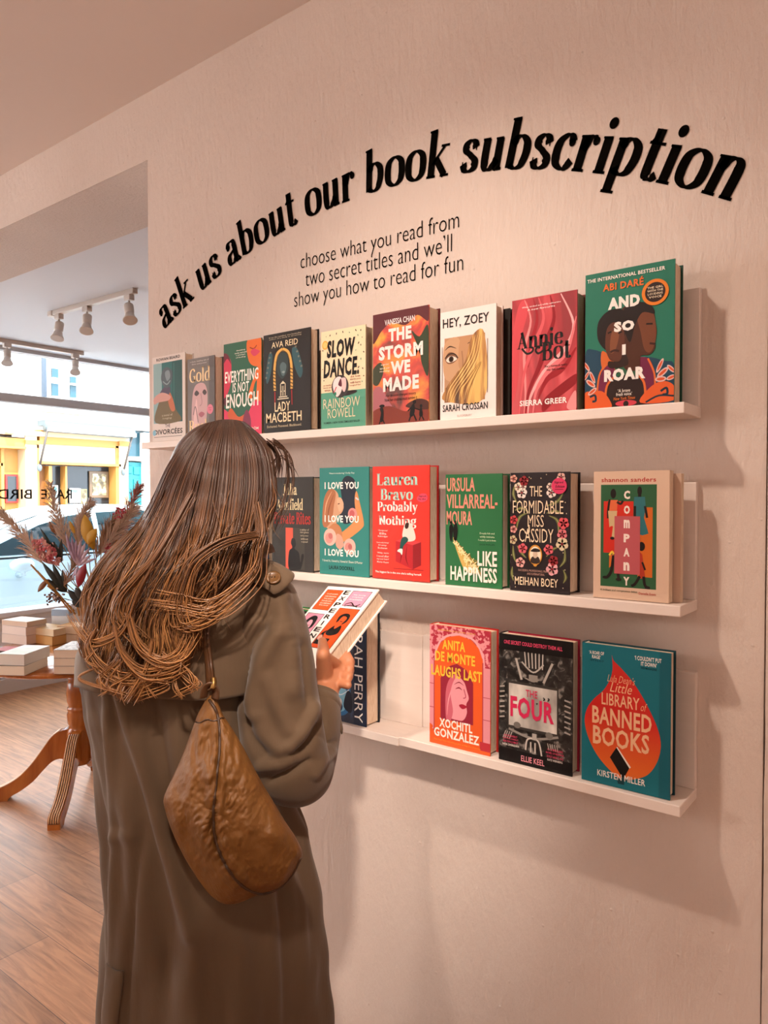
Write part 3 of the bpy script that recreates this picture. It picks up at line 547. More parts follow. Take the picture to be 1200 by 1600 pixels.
book(-.644, -.519, Z1+.001, .207, .042, '*silk', [
    ('B', [(.0, .6), (.08, .9), (.18, .99), (.26, .9), (.12, .6), (.1, .3), (.0, .1)], '#cf4a52'), ('S', [(.2, .99), (.3, .8), (.2, .55), (.22, .2), (.2, .0)], .05, '#e88a8a', 1), ('S', [(.34, .99), (.4, .8), (.3, .6), (.26, .4)], .06, '#a01a26', 1), ('S', [(.42, .99), (.5, .8), (.36, .6), (.2, .35), (.12, .0)], .07, '#d65a60', 1), ('S', [(.6, .99), (.66, .8), (.56, .62), (.44, .4), (.28, .2), (.22, .0)], .09, '#8e1520', 1), ('S', [(.76, .99), (.95, .72), (.82, .52), (.5, .34), (.3, .14), (.26, .0)], .07, '#efabab', 1), ('S', [(.99, .78), (.86, .5), (.6, .36), (.4, .2), (.34, .0)], .08, '#e07478', 1), ('S', [(.99, .52), (.8, .36), (.56, .28), (.42, .12)], .10, '#981822', 1), ('B', [(.9, .1), (.99, .16), (.99, .0), (.86, .02)], '#df8f90'), ('B', [(.5, .0), (.7, .1), (.99, .22), (.99, .3), (.7, .2), (.5, .1)], '#8a121c'),
    ('L', .16, .885, .76, .935, '#f3e4e0', ['Witty, wicked and wildly subversive', 'A new favourite']), ('G', 'Annie', .08, .565, .80, .72, K, .30, .05), ('G', 'Bot', .48, .44, .92, .60, K, .30, .05), ('S', [(.16, .57), (.24, .52), (.32, .53), (.34, .56), (.30, .57)], .03, K), ('S', [(.5, .53), (.42, .51), (.38, .54), (.42, .57), (.44, .55)], .03, K), ('T', 'She’s human in every', .52, .375, .86, .40, '#2a0e10', .012), ('T', 'way that matters', .55, .345, .82, .37, '#2a0e10', .012), ('T', 'SIERRA GREER', .13, .065, .86, .115, '#f3ebe6', .025)],
    'glossy crimson hardback printed like folds of satin, black swash title', spine='#8a1a22', back='#6e141a')
def leaf(x, y, a, s, c, c2): return [('E', x, y, s, s*.33, c2, a), ('E', x, y, s*.72, s*.18, c, a)]
book(-.504, -.3555, Z1, .229, .045, '#23705a', [
    ('B', [(.0, .0), (.0, .40), (.1, .44), (.3, .36), (.4, .2), (.6, .2), (.66, .34), (.9, .30), (.999, .26), (.999, .0)], '#1d4156'),
    ('B', [(.2, .3), (.2, .42), (.3, .38), (.4, .36), (.5, .3), (.38, .28), (.3, .25)], '#c9622a'), ('B', [(.34, .34), (.46, .38), (.6, .34), (.66, .24), (.5, .14), (.38, .24)], '#2f5f42'), ('B', [(.15, .1), (.2, .26), (.3, .32), (.36, .24), (.3, .08)], '#6d1f40'), ('B', [(.62, .34), (.74, .32), (.8, .2), (.76, .1), (.62, .12), (.6, .24)], '#6d1f40'),
    ('S', [(.14, .08), (.17, .24), (.24, .32)], .02, '#d2662c'), ('S', [(.8, .1), (.79, .22), (.72, .33)], .02, '#d2662c'), ('B', [(.25, .0), (.27, .16), (.38, .22), (.58, .22), (.68, .14), (.68, .0)], '#2a1815'), ('S', [(.24, .02), (.26, .16), (.36, .23)], .025, '#d2662c'), ('S', [(.70, .02), (.68, .16), (.6, .23)], .025, '#d2662c'),
    ('B', [(.0, .12), (.1, .13), (.22, .12), (.32, .02), (.26, -.0), (.0, .0)], '#d65a26'), ('S', [(.06, .09), (.12, .10), (.13, .06), (.09, .055)], .025, '#152a3a'), ('B', [(.64, .02), (.74, .12), (.88, .16), (.999, .12), (.999, .02)], '#d65a26'), ('S', [(.86, .09), (.92, .11), (.93, .07), (.88, .065)], .025, '#152a3a'), ('S', [(.7, .02), (.84, .06), (.999, .05)], .02, '#152a3a'), ('E', .48, .025, .12, .022, '#c43a48'), ('E', .48, .02, .03, .022, '#2a1815')]
    + leaf(.09, .235, 2.2, .055, '#d0552c', '#d8b6b0')+leaf(.07, .19, 2.7, .06, '#d0552c', '#d8b6b0')+leaf(.09, .13, .4, .055, '#d0552c', '#d8b6b0')+leaf(.02, .32, 2.4, .05, '#d0552c', '#d8b6b0')+leaf(.02, .25, .8, .045, '#d0552c', '#d8b6b0')+leaf(.85, .27, .9, .06, '#d0552c', '#d8b6b0')+leaf(.88, .22, .45, .065, '#d0552c', '#d8b6b0')+leaf(.86, .175, 0, .06, '#d0552c', '#d8b6b0')+leaf(.97, .24, 2.6, .05, '#d0552c', '#d8b6b0')+leaf(.97, .18, .2, .05, '#d0552c', '#d8b6b0')
    + [('B', [(.42, .7), (.6, .73), (.76, .68), (.8, .58), (.815, .5), (.79, .46), (.8, .40), (.74, .355), (.64, .35), (.62, .26), (.46, .28), (.42, .5)], '#4a2818'), ('B', [(.6, .66), (.76, .66), (.81, .52), (.79, .42), (.74, .37), (.68, .40), (.64, .52)], '#6d3d24'), ('B', [(.15, .52), (.16, .64), (.28, .71), (.44, .7), (.5, .6), (.42, .46), (.3, .42), (.22, .44)], '#1f1310'), ('B', [(.44, .6), (.46, .71), (.6, .74), (.74, .71), (.79, .64), (.66, .66), (.58, .58), (.52, .46)], '#1f1310'), ('B', [(.24, .46), (.26, .58), (.34, .62), (.44, .58), (.46, .46), (.42, .34), (.32, .34), (.27, .38)], '#5a3120'), ('B', [(.3, .5), (.33, .56), (.4, .54), (.36, .42), (.3, .4)], '#7d4a2e'), ('B', [(.28, .34), (.4, .33), (.46, .4), (.5, .3), (.3, .29)], '#2e1a12'),
       ('S', [(.27, .545), (.31, .555)], .018, '#1a0e0a'), ('S', [(.39, .535), (.43, .545)], .018, '#1a0e0a'), ('S', [(.3, .405), (.35, .415), (.4, .405)], .025, '#3a1a14'), ('S', [(.7, .575), (.77, .57)], .018, '#1a0e0a'), ('S', [(.74, .435), (.8, .425)], .022, '#3a1a14'),
       ('T', 'THE INTERNATIONAL BESTSELLER', .025, .935, .90, .962, '#efe9df', .02), ('T', 'ABI DARÉ', .21, .855, .67, .92, '#d66a2e', .03), ('T', 'AND', .27, .715, .63, .80, '#eae4dc', .06), ('T', 'SO', .34, .545, .57, .62, '#eae4dc', .06), ('T', 'I', .435, .375, .475, .45, '#eae4dc', .05), ('T', 'ROAR', .23, .19, .695, .28, '#eae4dc', .06), ('T', '‘A brave', .39, .105, .53, .13, '#e6dccf', .01), ('T', 'fresh voice’', .37, .08, .55, .104, '#e6dccf', .01), ('T', 'New York Times', .34, .05, .585, .072, '#d8702c', .01, .2)],
    'tall green hardback at the right end of the top ledge, two women in patterned dress', spine='#1c5444', back='#1d4a3c', y=-.085,
    sticker=[('round orange and black sticker', [('E', .795, .79, .145, .092, '#d87a24'), ('E', .795, .79, .11, .07, '#2a1a16'), ('L', .71, .745, .88, .835, '#e8d6b8', ['THE GIRL', 'WITH THE', 'LOUDING', 'VOICE'])])])
# --- middle ledge
book(-1.42, -1.290, Z2, .195, .030, '*navy', [('B', [(.0, .999), (.4, .9), (.7, .6), (.5, .3), (.0, .2)], '#25406a'), ('S', [(.5, .4), (.8, .5), (.99, .7)], .015, '#8ea4c4'), ('S', [(.5, .5), (.8, .62), (.99, .85)], .015, '#8ea4c4'), ('G', 'e', .80, .15, .96, .25, '#dcc9ad', .28, .06)],
    'navy book half hidden behind the hair on the middle ledge', spine='#16233c', back='#4a2c22')
book(-1.276, -1.143, Z2, .217, .030, '#34312c', [
    ('R', .34, .02, .52, .46, '#dc5a44'), ('R', .52, .02, .8, .46, '#413d36'), ('B', [(.42, .02), (.42, .2), (.5, .25), (.47, .3), (.5, .35), (.57, .34), (.59, .28), (.56, .24), (.66, .2), (.7, .1), (.72, .17), (.76, .19), (.78, .16), (.72, .04), (.66, .02)], '#1c1916'), ('G', 'Julia', .28, .80, .62, .935, '#ecdcae', .24, .07), ('G', 'Armfield', .12, .65, .76, .775, '#ecdcae', .24, .07), ('G', 'Private Rites', .06, .50, .94, .63, '#c2322a', .24, .07), ('L', .69, .30, .9, .46, '#bdb296', ['a writer of', 'rare grace', 'and power', 'without', 'equal'])],
    'dark olive hardback with a coral doorway and a silhouetted woman', spine='#292622')
book(-1.123, -.981, Z2, .236, .028, '#2f7f78', [
    ('T', '‘Heart-rendering’ Dolly Ray', .2, .935, .72, .955, '#cfe0d4', .01),
    ('B', [(.44, .82), (.5, .9), (.6, .92), (.72, .88), (.75, .78), (.72, .68), (.76, .58), (.68, .5), (.5, .48), (.42, .56), (.46, .7)], '#232a36'), ('B', [(.08, .5), (.08, .66), (.14, .76), (.26, .8), (.38, .76), (.42, .66), (.5, .64), (.46, .58), (.36, .54), (.34, .46), (.2, .42)], '#c89a78'), ('B', [(.06, .48), (.08, .66), (.15, .77), (.26, .8), (.34, .76), (.3, .64), (.26, .52), (.14, .44)], '#a86c48'), ('S', [(.1, .5), (.14, .66), (.26, .78)], .02, '#d8ab80', 1), ('S', [(.16, .48), (.2, .62), (.3, .75)], .02, '#7c4a30', 1), ('B', [(.36, .7), (.44, .72), (.5, .66), (.46, .6), (.4, .6)], '#d8a988'), ('S', [(.38, .66), (.42, .665)], .014, '#4a2a20'),
    ('B', [(.76, .78), (.83, .66), (.9, .5), (.86, .44), (.6, .34), (.42, .3), (.38, .36), (.62, .46), (.74, .54), (.72, .7)], '#c98a54'), ('B', [(.14, .4), (.3, .48), (.44, .44), (.46, .34), (.3, .3), (.16, .34)], '#b87a50'), ('B', [(.36, .38), (.46, .36), (.5, .28), (.42, .24), (.34, .28)], '#c89a86'), ('S', [(.74, .72), (.8, .7)], .025, '#c7ccd0')]
    + [('E', x, y, r, r*.62, c) for x, y, r, c in ((.22, .35, .13, '#e2b2a4'), (.2, .34, .08, '#d48f86'), (.23, .36, .045, '#b86a66'), (.62, .27, .12, '#e2ab9e'), (.6, .26, .075, '#cf857c'), (.63, .27, .04, '#ad5f5c'), (.68, .57, .09, '#d98a86'), (.67, .575, .05, '#b85a5c'))]
    + [('T', 'I LOVE YOU', .11, .80, .80, .865, '#f4efe8', .03), ('T', 'I LOVE YOU', .11, .49, .80, .555, '#f4efe8', .03), ('T', 'I LOVE YOU', .11, .175, .80, .24, '#f4efe8', .03), ('T', '‘I loved it, I loved it, I loved it’ Dawn O’Porter', .06, .115, .88, .14, '#d3ddcd', .008), ('T', 'LAURA DOCKRILL', .2, .05, .72, .085, '#122322', .02)],
    'teal hardback where a blonde woman embraces a dark cut-out figure among roses', spine='#256a64', back='#1f5c57')
book(-.971, -.826, Z2+.001, .2345, .034, '#d3382c', [
    ('G', 'Lauren', .08, .83, .80, .935, '#a9d3c4', .30, .07), ('G', 'Bravo', .15, .70, .72, .80, '#a9d3c4', .30, .07), ('G', 'Probably', .09, .575, .80, .69, '#f0e6de', .30, .07), ('G', 'Nothing', .12, .455, .78, .565, '#f0e6de', .30, .07),
    ('P', [(.42, .16), (.72, .10), (.86, .14), (.86, .34), (.56, .37), (.42, .34)], '#8c1c22'), ('P', [(.42, .16), (.72, .10), (.72, .31), (.42, .34)], '#b3262c'), ('P', [(.42, .34), (.72, .31), (.86, .34), (.56, .37)], '#cf4044'), ('S', [(.5, .31), (.52, .22), (.5, .15)], .02, '#7c161c', 1), ('S', [(.62, .3), (.6, .2), (.64, .13)], .02, '#7c161c', 1), ('R', .38, .095, .9, .1, '#8c1c22'),
    ('B', [(.54, .38), (.56, .46), (.6, .5), (.68, .5), (.74, .44), (.76, .36), (.62, .34)], '#ddd3c8'), ('B', [(.58, .47), (.6, .5), (.65, .5), (.64, .46), (.6, .45)], '#3a2420'), ('B', [(.52, .36), (.6, .38), (.64, .35), (.56, .30), (.54, .26), (.49, .26)], '#27504c'), ('B', [(.48, .27), (.54, .27), (.53, .22), (.5, .24), (.45, .25)], '#e9e2da'),
    ('L', .1, .36, .28, .44, '#f0d6cc', ['‘Gorgeous’', 'Ella', 'Risbridger']), ('L', .07, .26, .30, .33, '#f0d6cc', ['‘Seriously funny’', 'Daisy', 'Buchanan']), ('L', .08, .13, .30, .24, '#f0d6cc', ['‘Witty, warm', 'I raced after', 'my new heart’', 'Marian Keyes']), ('T', 'The biggest lie is the one she’s telling herself.', .05, .045, .87, .068, '#f7ece4', .015)],
    'bright red hardback with mint and white serif title and a figure on a red box', spine='#a82822', back='#a81e1e', sticker=[('crumpled pink sticker', [('B', [(.79, .72), (.86, .755), (.95, .75), (.97, .71), (.9, .685), (.82, .69)], '#d04a62'), ('L', .82, .695, .94, .745, '#2a1014', ['Signed', 'by the'])])])
book(-.788, -.663, Z2, .2155, .030, '#2d6b40', [
    ('T', 'URSULA', .02, .845, .53, .97, '#df8a78', .02), ('T', 'VILLARREAL-', .02, .695, .92, .82, '#df8a78', .02), ('T', 'MOURA', .02, .545, .48, .67, '#df8a78', .02),
    ('B', [(.14, .42), (.20, .41), (.30, .33), (.42, .28), (.56, .2), (.62, .13), (.5, .12), (.36, .14), (.26, .24)], '#c9a85c')]
    + [('S', [(.15+.44*t+.07*math.sin(k*2.1)*(.3+t), .41-.27*t+.05*math.cos(k*1.3)*(.2+t)), (.15+.44*t+.07*math.sin(k*2.1+1.2)*(.3+t), .40-.27*t+.04*math.cos(k*1.7)*(.2+t)), (.17+.44*t, .42-.28*t)], .014, '#efdda2' if k % 3 else '#8a6f34') for k in range(60) for t in [k/60]]
    + [('B', [(.08, .44), (.075, .52), (.1, .55), (.12, .555), (.15, .52), (.14, .46), (.12, .40), (.1, .40)], '#14110f'), ('E', .11, .565, .02, .014, '#14110f'), ('B', [(.16, .42), (.15, .5), (.17, .55), (.21, .56), (.23, .5), (.21, .42), (.19, .4)], '#14110f'), ('E', .185, .572, .02, .014, '#14110f'),
       ('L', .6, .40, .9, .49, '#cfe0b8', ['Deeply felt and', 'wildly intimate', 'I couldn’t put it down']), ('T', 'JULIA PHILLIPS', .62, .37, .88, .385, '#173020', .01), ('T', 'LIKE', .585, .19, .92, .32, '#f1e7da', .025), ('T', 'HAPPINESS', .10, .045, .92, .175, '#f1e7da', .025)],
    'green hardback with tall coral and white capitals and a trail of golden string', spine='#245634', back='#1d4a2b')
fl = []
for x, y, r, c in ((.2, .83, .09, '#ecd9cf'), (.14, .88, .07, '#e8d2b8'), (.22, .88, .06, '#efe2d4'), (.7, .83, .08, '#ecd9cf'), (.68, .88, .06, '#e6d0c0'), (.06, .6, .07, '#c8484c'), (.06, .52, .06, '#d8948c'), (.9, .58, .09, '#d9545c'), (.88, .49, .08, '#d8747a'), (.05, .43, .07, '#c9b48c'), (.88, .41, .1, '#d5c3a0'), (.22, .36, .08, '#d8606a'), (.18, .24, .08, '#e0a49c'), (.66, .36, .08, '#d8606a'), (.72, .2, .1, '#dfa0a4'), (.74, .27, .08, '#8f2a2e'), (.06, .95, .06, '#d89a88'), (.86, .955, .07, '#e0b0a4'), (.24, .93, .08, '#8f2a2e')):
    fl.append(('F', x, y, r, c, '#7c1f28'))
gl_ = []
for pts in ([(.08, .9), (.05, .82), (.12, .74)], [(.62, .72), (.8, .76), (.9, .84)], [(.08, .68), (.2, .7), (.34, .66)], [(.3, .66), (.16, .62), (.1, .5)], [(.62, .66), (.76, .68), (.86, .66)], [(.66, .64), (.8, .6), (.82, .48)], [(.05, .38), (.06, .3), (.1, .24)], [(.12, .38), (.2, .32), (.28, .28)], [(.92, .38), (.92, .28), (.84, .22)], [(.62, .3), (.72, .36), (.8, .38)], [(.04, .2), (.03, .14), (.06, .08)], [(.9, .2), (.94, .14), (.9, .09)]):
    gl_.append(('S', pts, .055, '#5d6138', 1)); gl_.append(('S', pts, .015, '#9a9a60', 1))
book(-.646, -.530, Z2+.0005, .2155, .045, '#2a2224', gl_+fl+[
    ('E', x, y, .008, .005, '#cdb895') for x, y in ((.3, .93), (.36, .95), (.53, .95), (.62, .98), (.33, .96), (.93, .75), (.95, .66), (.35, .58), (.93, .2), (.9, .05), (.06, .12), (.03, .3), (.9, .34), (.1, .03))]+[
    ('T', 'THE', .34, .80, .55, .885, '#eed6b4', 0), ('T', 'FORMIDABLE', .05, .655, .90, .765, '#eed6b4', -.005), ('T', 'MISS', .31, .545, .58, .645, '#eed6b4', -.005), ('T', 'CASSIDY', .16, .415, .74, .53, '#eed6b4', -.005), ('S', [(.33, .56), (.33, .5), (.28, .49), (.26, .51)], .02, '#eed6b4'),
    ('E', .44, .31, .115, .085, '#c98c34'), ('E', .44, .31, .095, .07, '#e8dcc6'), ('B', [(.36, .25), (.38, .29), (.44, .3), (.5, .29), (.52, .25), (.44, .235)], '#3a302c'), ('E', .44, .315, .04, .032, '#cdb49c'), ('B', [(.36, .34), (.42, .365), (.5, .36), (.52, .34), (.44, .335)], '#2a2220'), ('E', .44, .225, .03, .012, '#c98c34'),
    ('T', 'SUCCESSFUL PROFESSIONALS, PRACTICAL', .15, .165, .74, .185, '#b98f80', .005), ('T', 'AND SUPERNATURAL', .3, .14, .6, .158, '#b98f80', .005), ('T', 'MEIHAN BOEY', .09, .05, .82, .12, '#eed6b4', .005)],
    'black hardback bordered with pink blossoms and fern leaves around an oval portrait', spine='#1d1718', sticker=[('round pink sticker', [('E', .83, .885, .125, .066, '#d43a62'), ('T', 'Signed', .75, .90, .9, .925, '#2a0c14', .015, .15), ('T', 'Edition', .77, .87, .92, .892, '#2a0c14', .015, .15), ('R', .76, .855, .9, .859, '#2a0c14')])])
book(-.487, -.361, Z2+.0005, .2145, .020, '#d2b49c', [
    ('T', 'shannon sanders', .105, .915, .83, .95, '#a8312c', .02), ('R', .10, .095, .84, .895, '#2c5a38'), ('R', .14, .36, .54, .765, '#c82c1c'), ('R', .6, .185, .79, .72, '#c8641e'),
    ('E', .27, .825, .038, .038, '#1e1512'), ('P', [(.2, .775), (.33, .775), (.32, .69), (.2, .69)], '#d8683c'), ('S', [(.22, .78), (.2, .69), (.2, .63)], .03, '#2a1a14'), ('S', [(.32, .76), (.37, .745), (.4, .77)], .03, '#2a1a14'), ('P', [(.2, .69), (.325, .69), (.31, .6), (.29, .48), (.25, .48), (.27, .57), (.22, .57)], '#c9ae80'), ('P', [(.2, .69), (.26, .69), (.26, .58), (.22, .56)], '#c9ae80'), ('E', .26, .475, .03, .012, '#1e1512'),
    ('E', .62, .845, .03, .035, '#1e1512'), ('R', .60, .80, .64, .83, '#1e1512'), ('P', [(.55, .80), (.69, .80), (.70, .72), (.68, .64), (.74, .52), (.66, .505), (.58, .52), (.57, .70), (.545, .72)], '#2d6b70'), ('S', [(.56, .73), (.56, .64)], .03, '#1e1512'), ('S', [(.69, .73), (.72, .64)], .03, '#1e1512'),
    ('E', .65, .42, .045, .035, '#1e1512'), ('P', [(.62, .38), (.66, .36), (.7, .18), (.62, .17)], '#a8331e'), ('S', [(.66, .3), (.7, .24)], .025, '#1e1512'), ('S', [(.63, .19), (.57, .13), (.52, .11)], .035, '#1e1512'), ('S', [(.68, .19), (.70, .12), (.76, .105)], .035, '#1e1512'), ('E', .73, .105, .035, .01, '#1e1512'),
    ('P', [(.22, .34), (.28, .35), (.25, .26), (.22, .24)], '#c8641e'), ('S', [(.28, .35), (.26, .37), (.22, .34)], .025, '#e6c03c'), ('S', [(.28, .34), (.25, .22), (.2, .17)], .04, '#1e1512'), ('E', .17, .165, .04, .012, '#1e1512'), ('S', [(.33, .24), (.35, .16)], .035, '#1e1512'), ('E', .35, .155, .04, .012, '#1e1512'),
    ('R', .29, .20, .63, .65, '#b4555a'), ('P', [(.29, .20), (.33, .20), (.33, .65), (.31, .65), (.31, .42), (.29, .42)], '#b4555a')]
    + [('T', c, .455-.04, y-.033, .455+.04, y+.033, '#ecdcd0', .05) for c, y in (('C', .815), ('O', .70), ('m', .59), ('P', .48), ('A', .37), ('n', .26), ('Y', .145))]
    + [('T', 'A brilliant and conspicuous debut', .1, .055, .6, .075, '#3a4a34', .01), ('T', 'Danielle Evans', .62, .05, .84, .068, '#a8312c', .01)],
    'beige paperback at the right end of the middle ledge, cut-out people around a pink column', spine='#c8aa92', hard=False)
book(-.470, -.3495, Z2, .210, .014, '#cdb09a', [], 'beige paperback standing right behind the cover with the pink column', y=-.062, group='books standing behind others', hard=False)
# --- lowest ledge
book(-1.31, -1.152, ZB, .236, .030, '#211d1c', [('R', 0, .985, 1, 1, '#3f8a4a'), ('T', 'ONE', .4, .86, .94, .96, '#58b85a', .02), ('T', 'LAST', .3, .6, .98, .72, '#58b85a', .02)],
    'black book with green capitals, mostly hidden behind the held book', spine='#1a1716', back='#2f7a40')
book(-1.148, -.989, ZB, .244, .047, '*navy', [
    ('B', [(.3, .06), (.3, .4), (.5, .48), (.7, .36), (.72, .16), (.6, .06)], '#2f6c9e'), ('B', [(.36, .1), (.42, .32), (.56, .36), (.66, .24), (.6, .1)], '#7db6cf'), ('S', [(.3, .4), (.5, .24), (.7, .3)], .012, '#cfe0e8'), ('S', [(.4, .46), (.56, .36), (.72, .2)], .01, '#9cc3d8'), ('B', [(.6, .14), (.66, .28), (.74, .26), (.74, .1)], '#141c2c'), ('B', [(.4, .12), (.48, .2), (.58, .14), (.52, .08)], '#173050'), ('R', .78, 0, 1, 1, '#131d33')]
    + [], 'navy and sky-blue hardback with white capitals running down its cover, behind the hand', spine='#111a2e', back='#10161f')
def perry_title():
    # title runs down the cover, so it is laid sideways
    r = [o for o in bpy.data.objects if o.get('label', '').startswith('navy and sky-blue')][0]
    cov = [c for c in r.children if c.name.startswith('cover')][0]
    vs, fs = text_mesh('SARAH PERRY', -.005, 0, 3)
    m = MB(); m.add([(-1.148+.159*(.80+.145*b), -.0863, ZB+.244*(.98-.95*a)) for a, b in vs], fs, cmat('#ece6dc'))
    m.build('title', r, label='white capitals running down the cover')
perry_title()
book(-.825, -.687, Z3, .237, .033, '#d9522a', [
    ('R', 0, 0, 1, 1, '#dd5a26'), ('P', [(0, .2), (.06, .22), (.06, .7), (0, .7)], '#d98f98'), ('R', 0, .12, .07, .74, '#d98c94'), ('R', .88, .10, 1, .74, '#d98c94'), ('P', [(0, .7), (0, 1), (1, 1), (1, .7), (.9, .7), (.88, .76), (.82, .85), (.7, .91), (.5, .935), (.3, .91), (.16, .84), (.1, .74), (.08, .7)], '*ivy'), ('S', [(.08, .7), (.12, .8), (.24, .9), (.5, .945), (.74, .91), (.88, .8), (.9, .7)], .03, '#e3a0a4'), ('R', .07, .1, .085, .74, '#a83a46'), ('R', .875, .1, .89, .74, '#a83a46'), ('R', .0, .3, .07, .305, '#a83a46'), ('R', .89, .28, 1, .285, '#a83a46'), ('R', .0, .5, .07, .505, '#a83a46'), ('R', .89, .46, 1, .465, '#a83a46'), ('R', .84, .03, 1, .10, '#b5323c'),
    ('B', [(.0, .10), (.0, .16), (.06, .14)], '#dd5a26'), ('P', [(.19, .22), (.19, .56), (.3, .66), (.46, .70), (.62, .66), (.73, .56), (.73, .22)], '#8e2436'),
    ('B', [(.32, .26), (.3, .44), (.34, .55), (.46, .60), (.58, .56), (.63, .49), (.66, .43), (.62, .38), (.63, .31), (.58, .25), (.5, .235)], '#e0929a'), ('B', [(.28, .24), (.28, .46), (.36, .58), (.48, .615), (.4, .54), (.36, .44), (.4, .3), (.34, .2)], '#c4606e'), ('S', [(.3, .26), (.33, .4), (.44, .58)], .02, '#e0929a', 1), ('S', [(.44, .49), (.5, .505), (.55, .49)], .022, '#7c1c30', 1), ('S', [(.42, .525), (.5, .55), (.58, .53)], .016, '#7c1c30', 1), ('S', [(.58, .5), (.61, .44), (.57, .425)], .013, '#a23c50'), ('B', [(.5, .36), (.56, .375), (.63, .36), (.56, .335)], '#a01e34'),
    ('T', 'ANITA', .22, .805, .60, .885, '#e6b93c', .03), ('T', 'DE MONTE', .10, .70, .76, .785, '#e6b93c', .03), ('T', 'LAUGHS LAST', .03, .575, .87, .665, '#e6b93c', .03), ('T', 'XOCHITL', .17, .15, .72, .225, '#f2e6da', .03), ('T', 'GONZALEZ', .08, .065, .83, .14, '#f2e6da', .03), ('T', 'New York Times bestselling author of Olga Dies Dreaming', .08, .03, .85, .046, '#e09a3c', .005), ('T', 'Spellbinding and utterly original', .14, .955, .76, .97, '#e0b050', .005)],
    'orange and pink hardback with yellow capitals over an arch and a drawn face', spine='#b9462a', back='#b02a26')
book(-.668, -.5235, Z3, .2365, .033, '#191616', [
    ('R', .0, .1, 1, .9, '*litho'), ('P', [(.12, .27), (.82, .27), (.82, .64), (.12, .64)], '#3a3632'), ('R', .14, .29, .80, .62, '*cloud'), ('B', [(.3, .9), (.34, .76), (.48, .72), (.6, .76), (.64, .9)], '#2c2927')]
    + [('S', [(.36+.05*i, .88), (.38+.045*i, .76)], .014, '#bdb6ad') for i in range(6)] + [('S', [(.32, .8), (.48, .73), (.62, .8)], .02, '#aaa39a'), ('S', [(.36, .68), (.48, .66), (.56, .68)], .016, '#8e8880'), ('R', .42, .66, .54, .71, '#8a847c'), ('S', [(.24, .82), (.32, .66)], .03, '#aaa49c'), ('S', [(.74, .82), (.62, .66)], .03, '#aaa49c'), ('S', [(.14, .26), (.48, .22), (.82, .27)], .03, '#8a847c'), ('S', [(.38, .12), (.4, .2), (.48, .22), (.56, .2), (.6, .1)], .02, '#c0b9b0'), ('R', .44, .11, .46, .19, '#bdb6ad'), ('R', .50, .11, .52, .19, '#bdb6ad'), ('R', .47, .21, .53, .26, '#a8a29a'), ('E', .26, .3, .05, .025, '#6e6963'), ('E', .7, .27, .05, .025, '#6e6963')]
    + [('S', [(.01, .34+.04*i), (.08, .35+.04*i)], .02, '#a39c94') for i in range(7)] + [('S', [(.9, .32+.04*i), (.98, .31+.04*i)], .02, '#a39c94') for i in range(7)]
    + [('S', [(.06+.03*i, .18), (.1+.03*i, .24)], .012, '#a39c94') for i in range(4)] + [('S', [(.68+.03*i, .21), (.7+.03*i, .16)], .012, '#a39c94') for i in range(5)]
    + [('R', .0, .88, 1, 1, '#151212'), ('R', .0, .0, 1, .09, '#151212'), ('T', 'ONE SECRET COULD DESTROY THEM ALL', .07, .925, .87, .955, '#d8486a', .015), ('T', 'THE', .38, .535, .54, .59, '#c72a52', .01), ('T', 'FOUR', .165, .36, .765, .525, '#c72a52', .035), ('S', [(.62, .55), (.64, .54), (.62, .53)], .015, '#1c1917'), ('S', [(.68, .55), (.70, .545), (.68, .53)], .015, '#1c1917'), ('P', [(.52, .50), (.55, .50), (.535, .485)], '#1c1917'),
       ('L', .06, .145, .28, .215, '#cf4464', ['AN INTENSELY', 'GRIPPING, DARKLY', 'BEAUTIFUL DEBUT']), ('T', 'SARA SHERIDAN', .05, .125, .29, .142, '#ddd5cc', .01), ('L', .66, .10, .9, .18, '#cf4464', ['A COMPELLING', 'NOVEL OF REVENGE,', 'GUILT AND LOVE']), ('T', 'KATE WEINBERG', .68, .08, .88, .096, '#ddd5cc', .01), ('T', 'ELLIE KEEL', .32, .028, .64, .072, '#e8939f', .012)],
    'black hardback with a pink title inside an ornate grey courtyard looking up to sky', spine='#141111', back='#8f1a34')
drop = [(.35, .935), (.37, .90), (.46, .85), (.60, .76), (.74, .63), (.86, .48), (.90, .36), (.86, .24), (.76, .14), (.62, .09), (.48, .065), (.36, .10), (.2, .19), (.09, .30), (.035, .42), (.06, .52), (.14, .60), (.26, .68), (.33, .76), (.36, .84)]
flame = mat('*flame', '#c02a18', .42); n, l, b = nodes(flame); tc = n.new('ShaderNodeTexCoord'); sx = n.new('ShaderNodeSeparateXYZ'); mr = n.new('ShaderNodeMapRange'); mr.inputs[1].default_value = .02; mr.inputs[2].default_value = .115
rr = n.new('ShaderNodeValToRGB'); rr.color_ramp.elements[0].color = (*hexc('#d8661c'), 1); rr.color_ramp.elements[1].color = (*hexc('#c0180f'), 1); l.new(tc.outputs['Object'], sx.inputs[0]); l.new(sx.outputs[2], mr.inputs[0]); l.new(mr.outputs[0], rr.inputs[0]); l.new(rr.outputs[0], b.inputs['Base Color'])
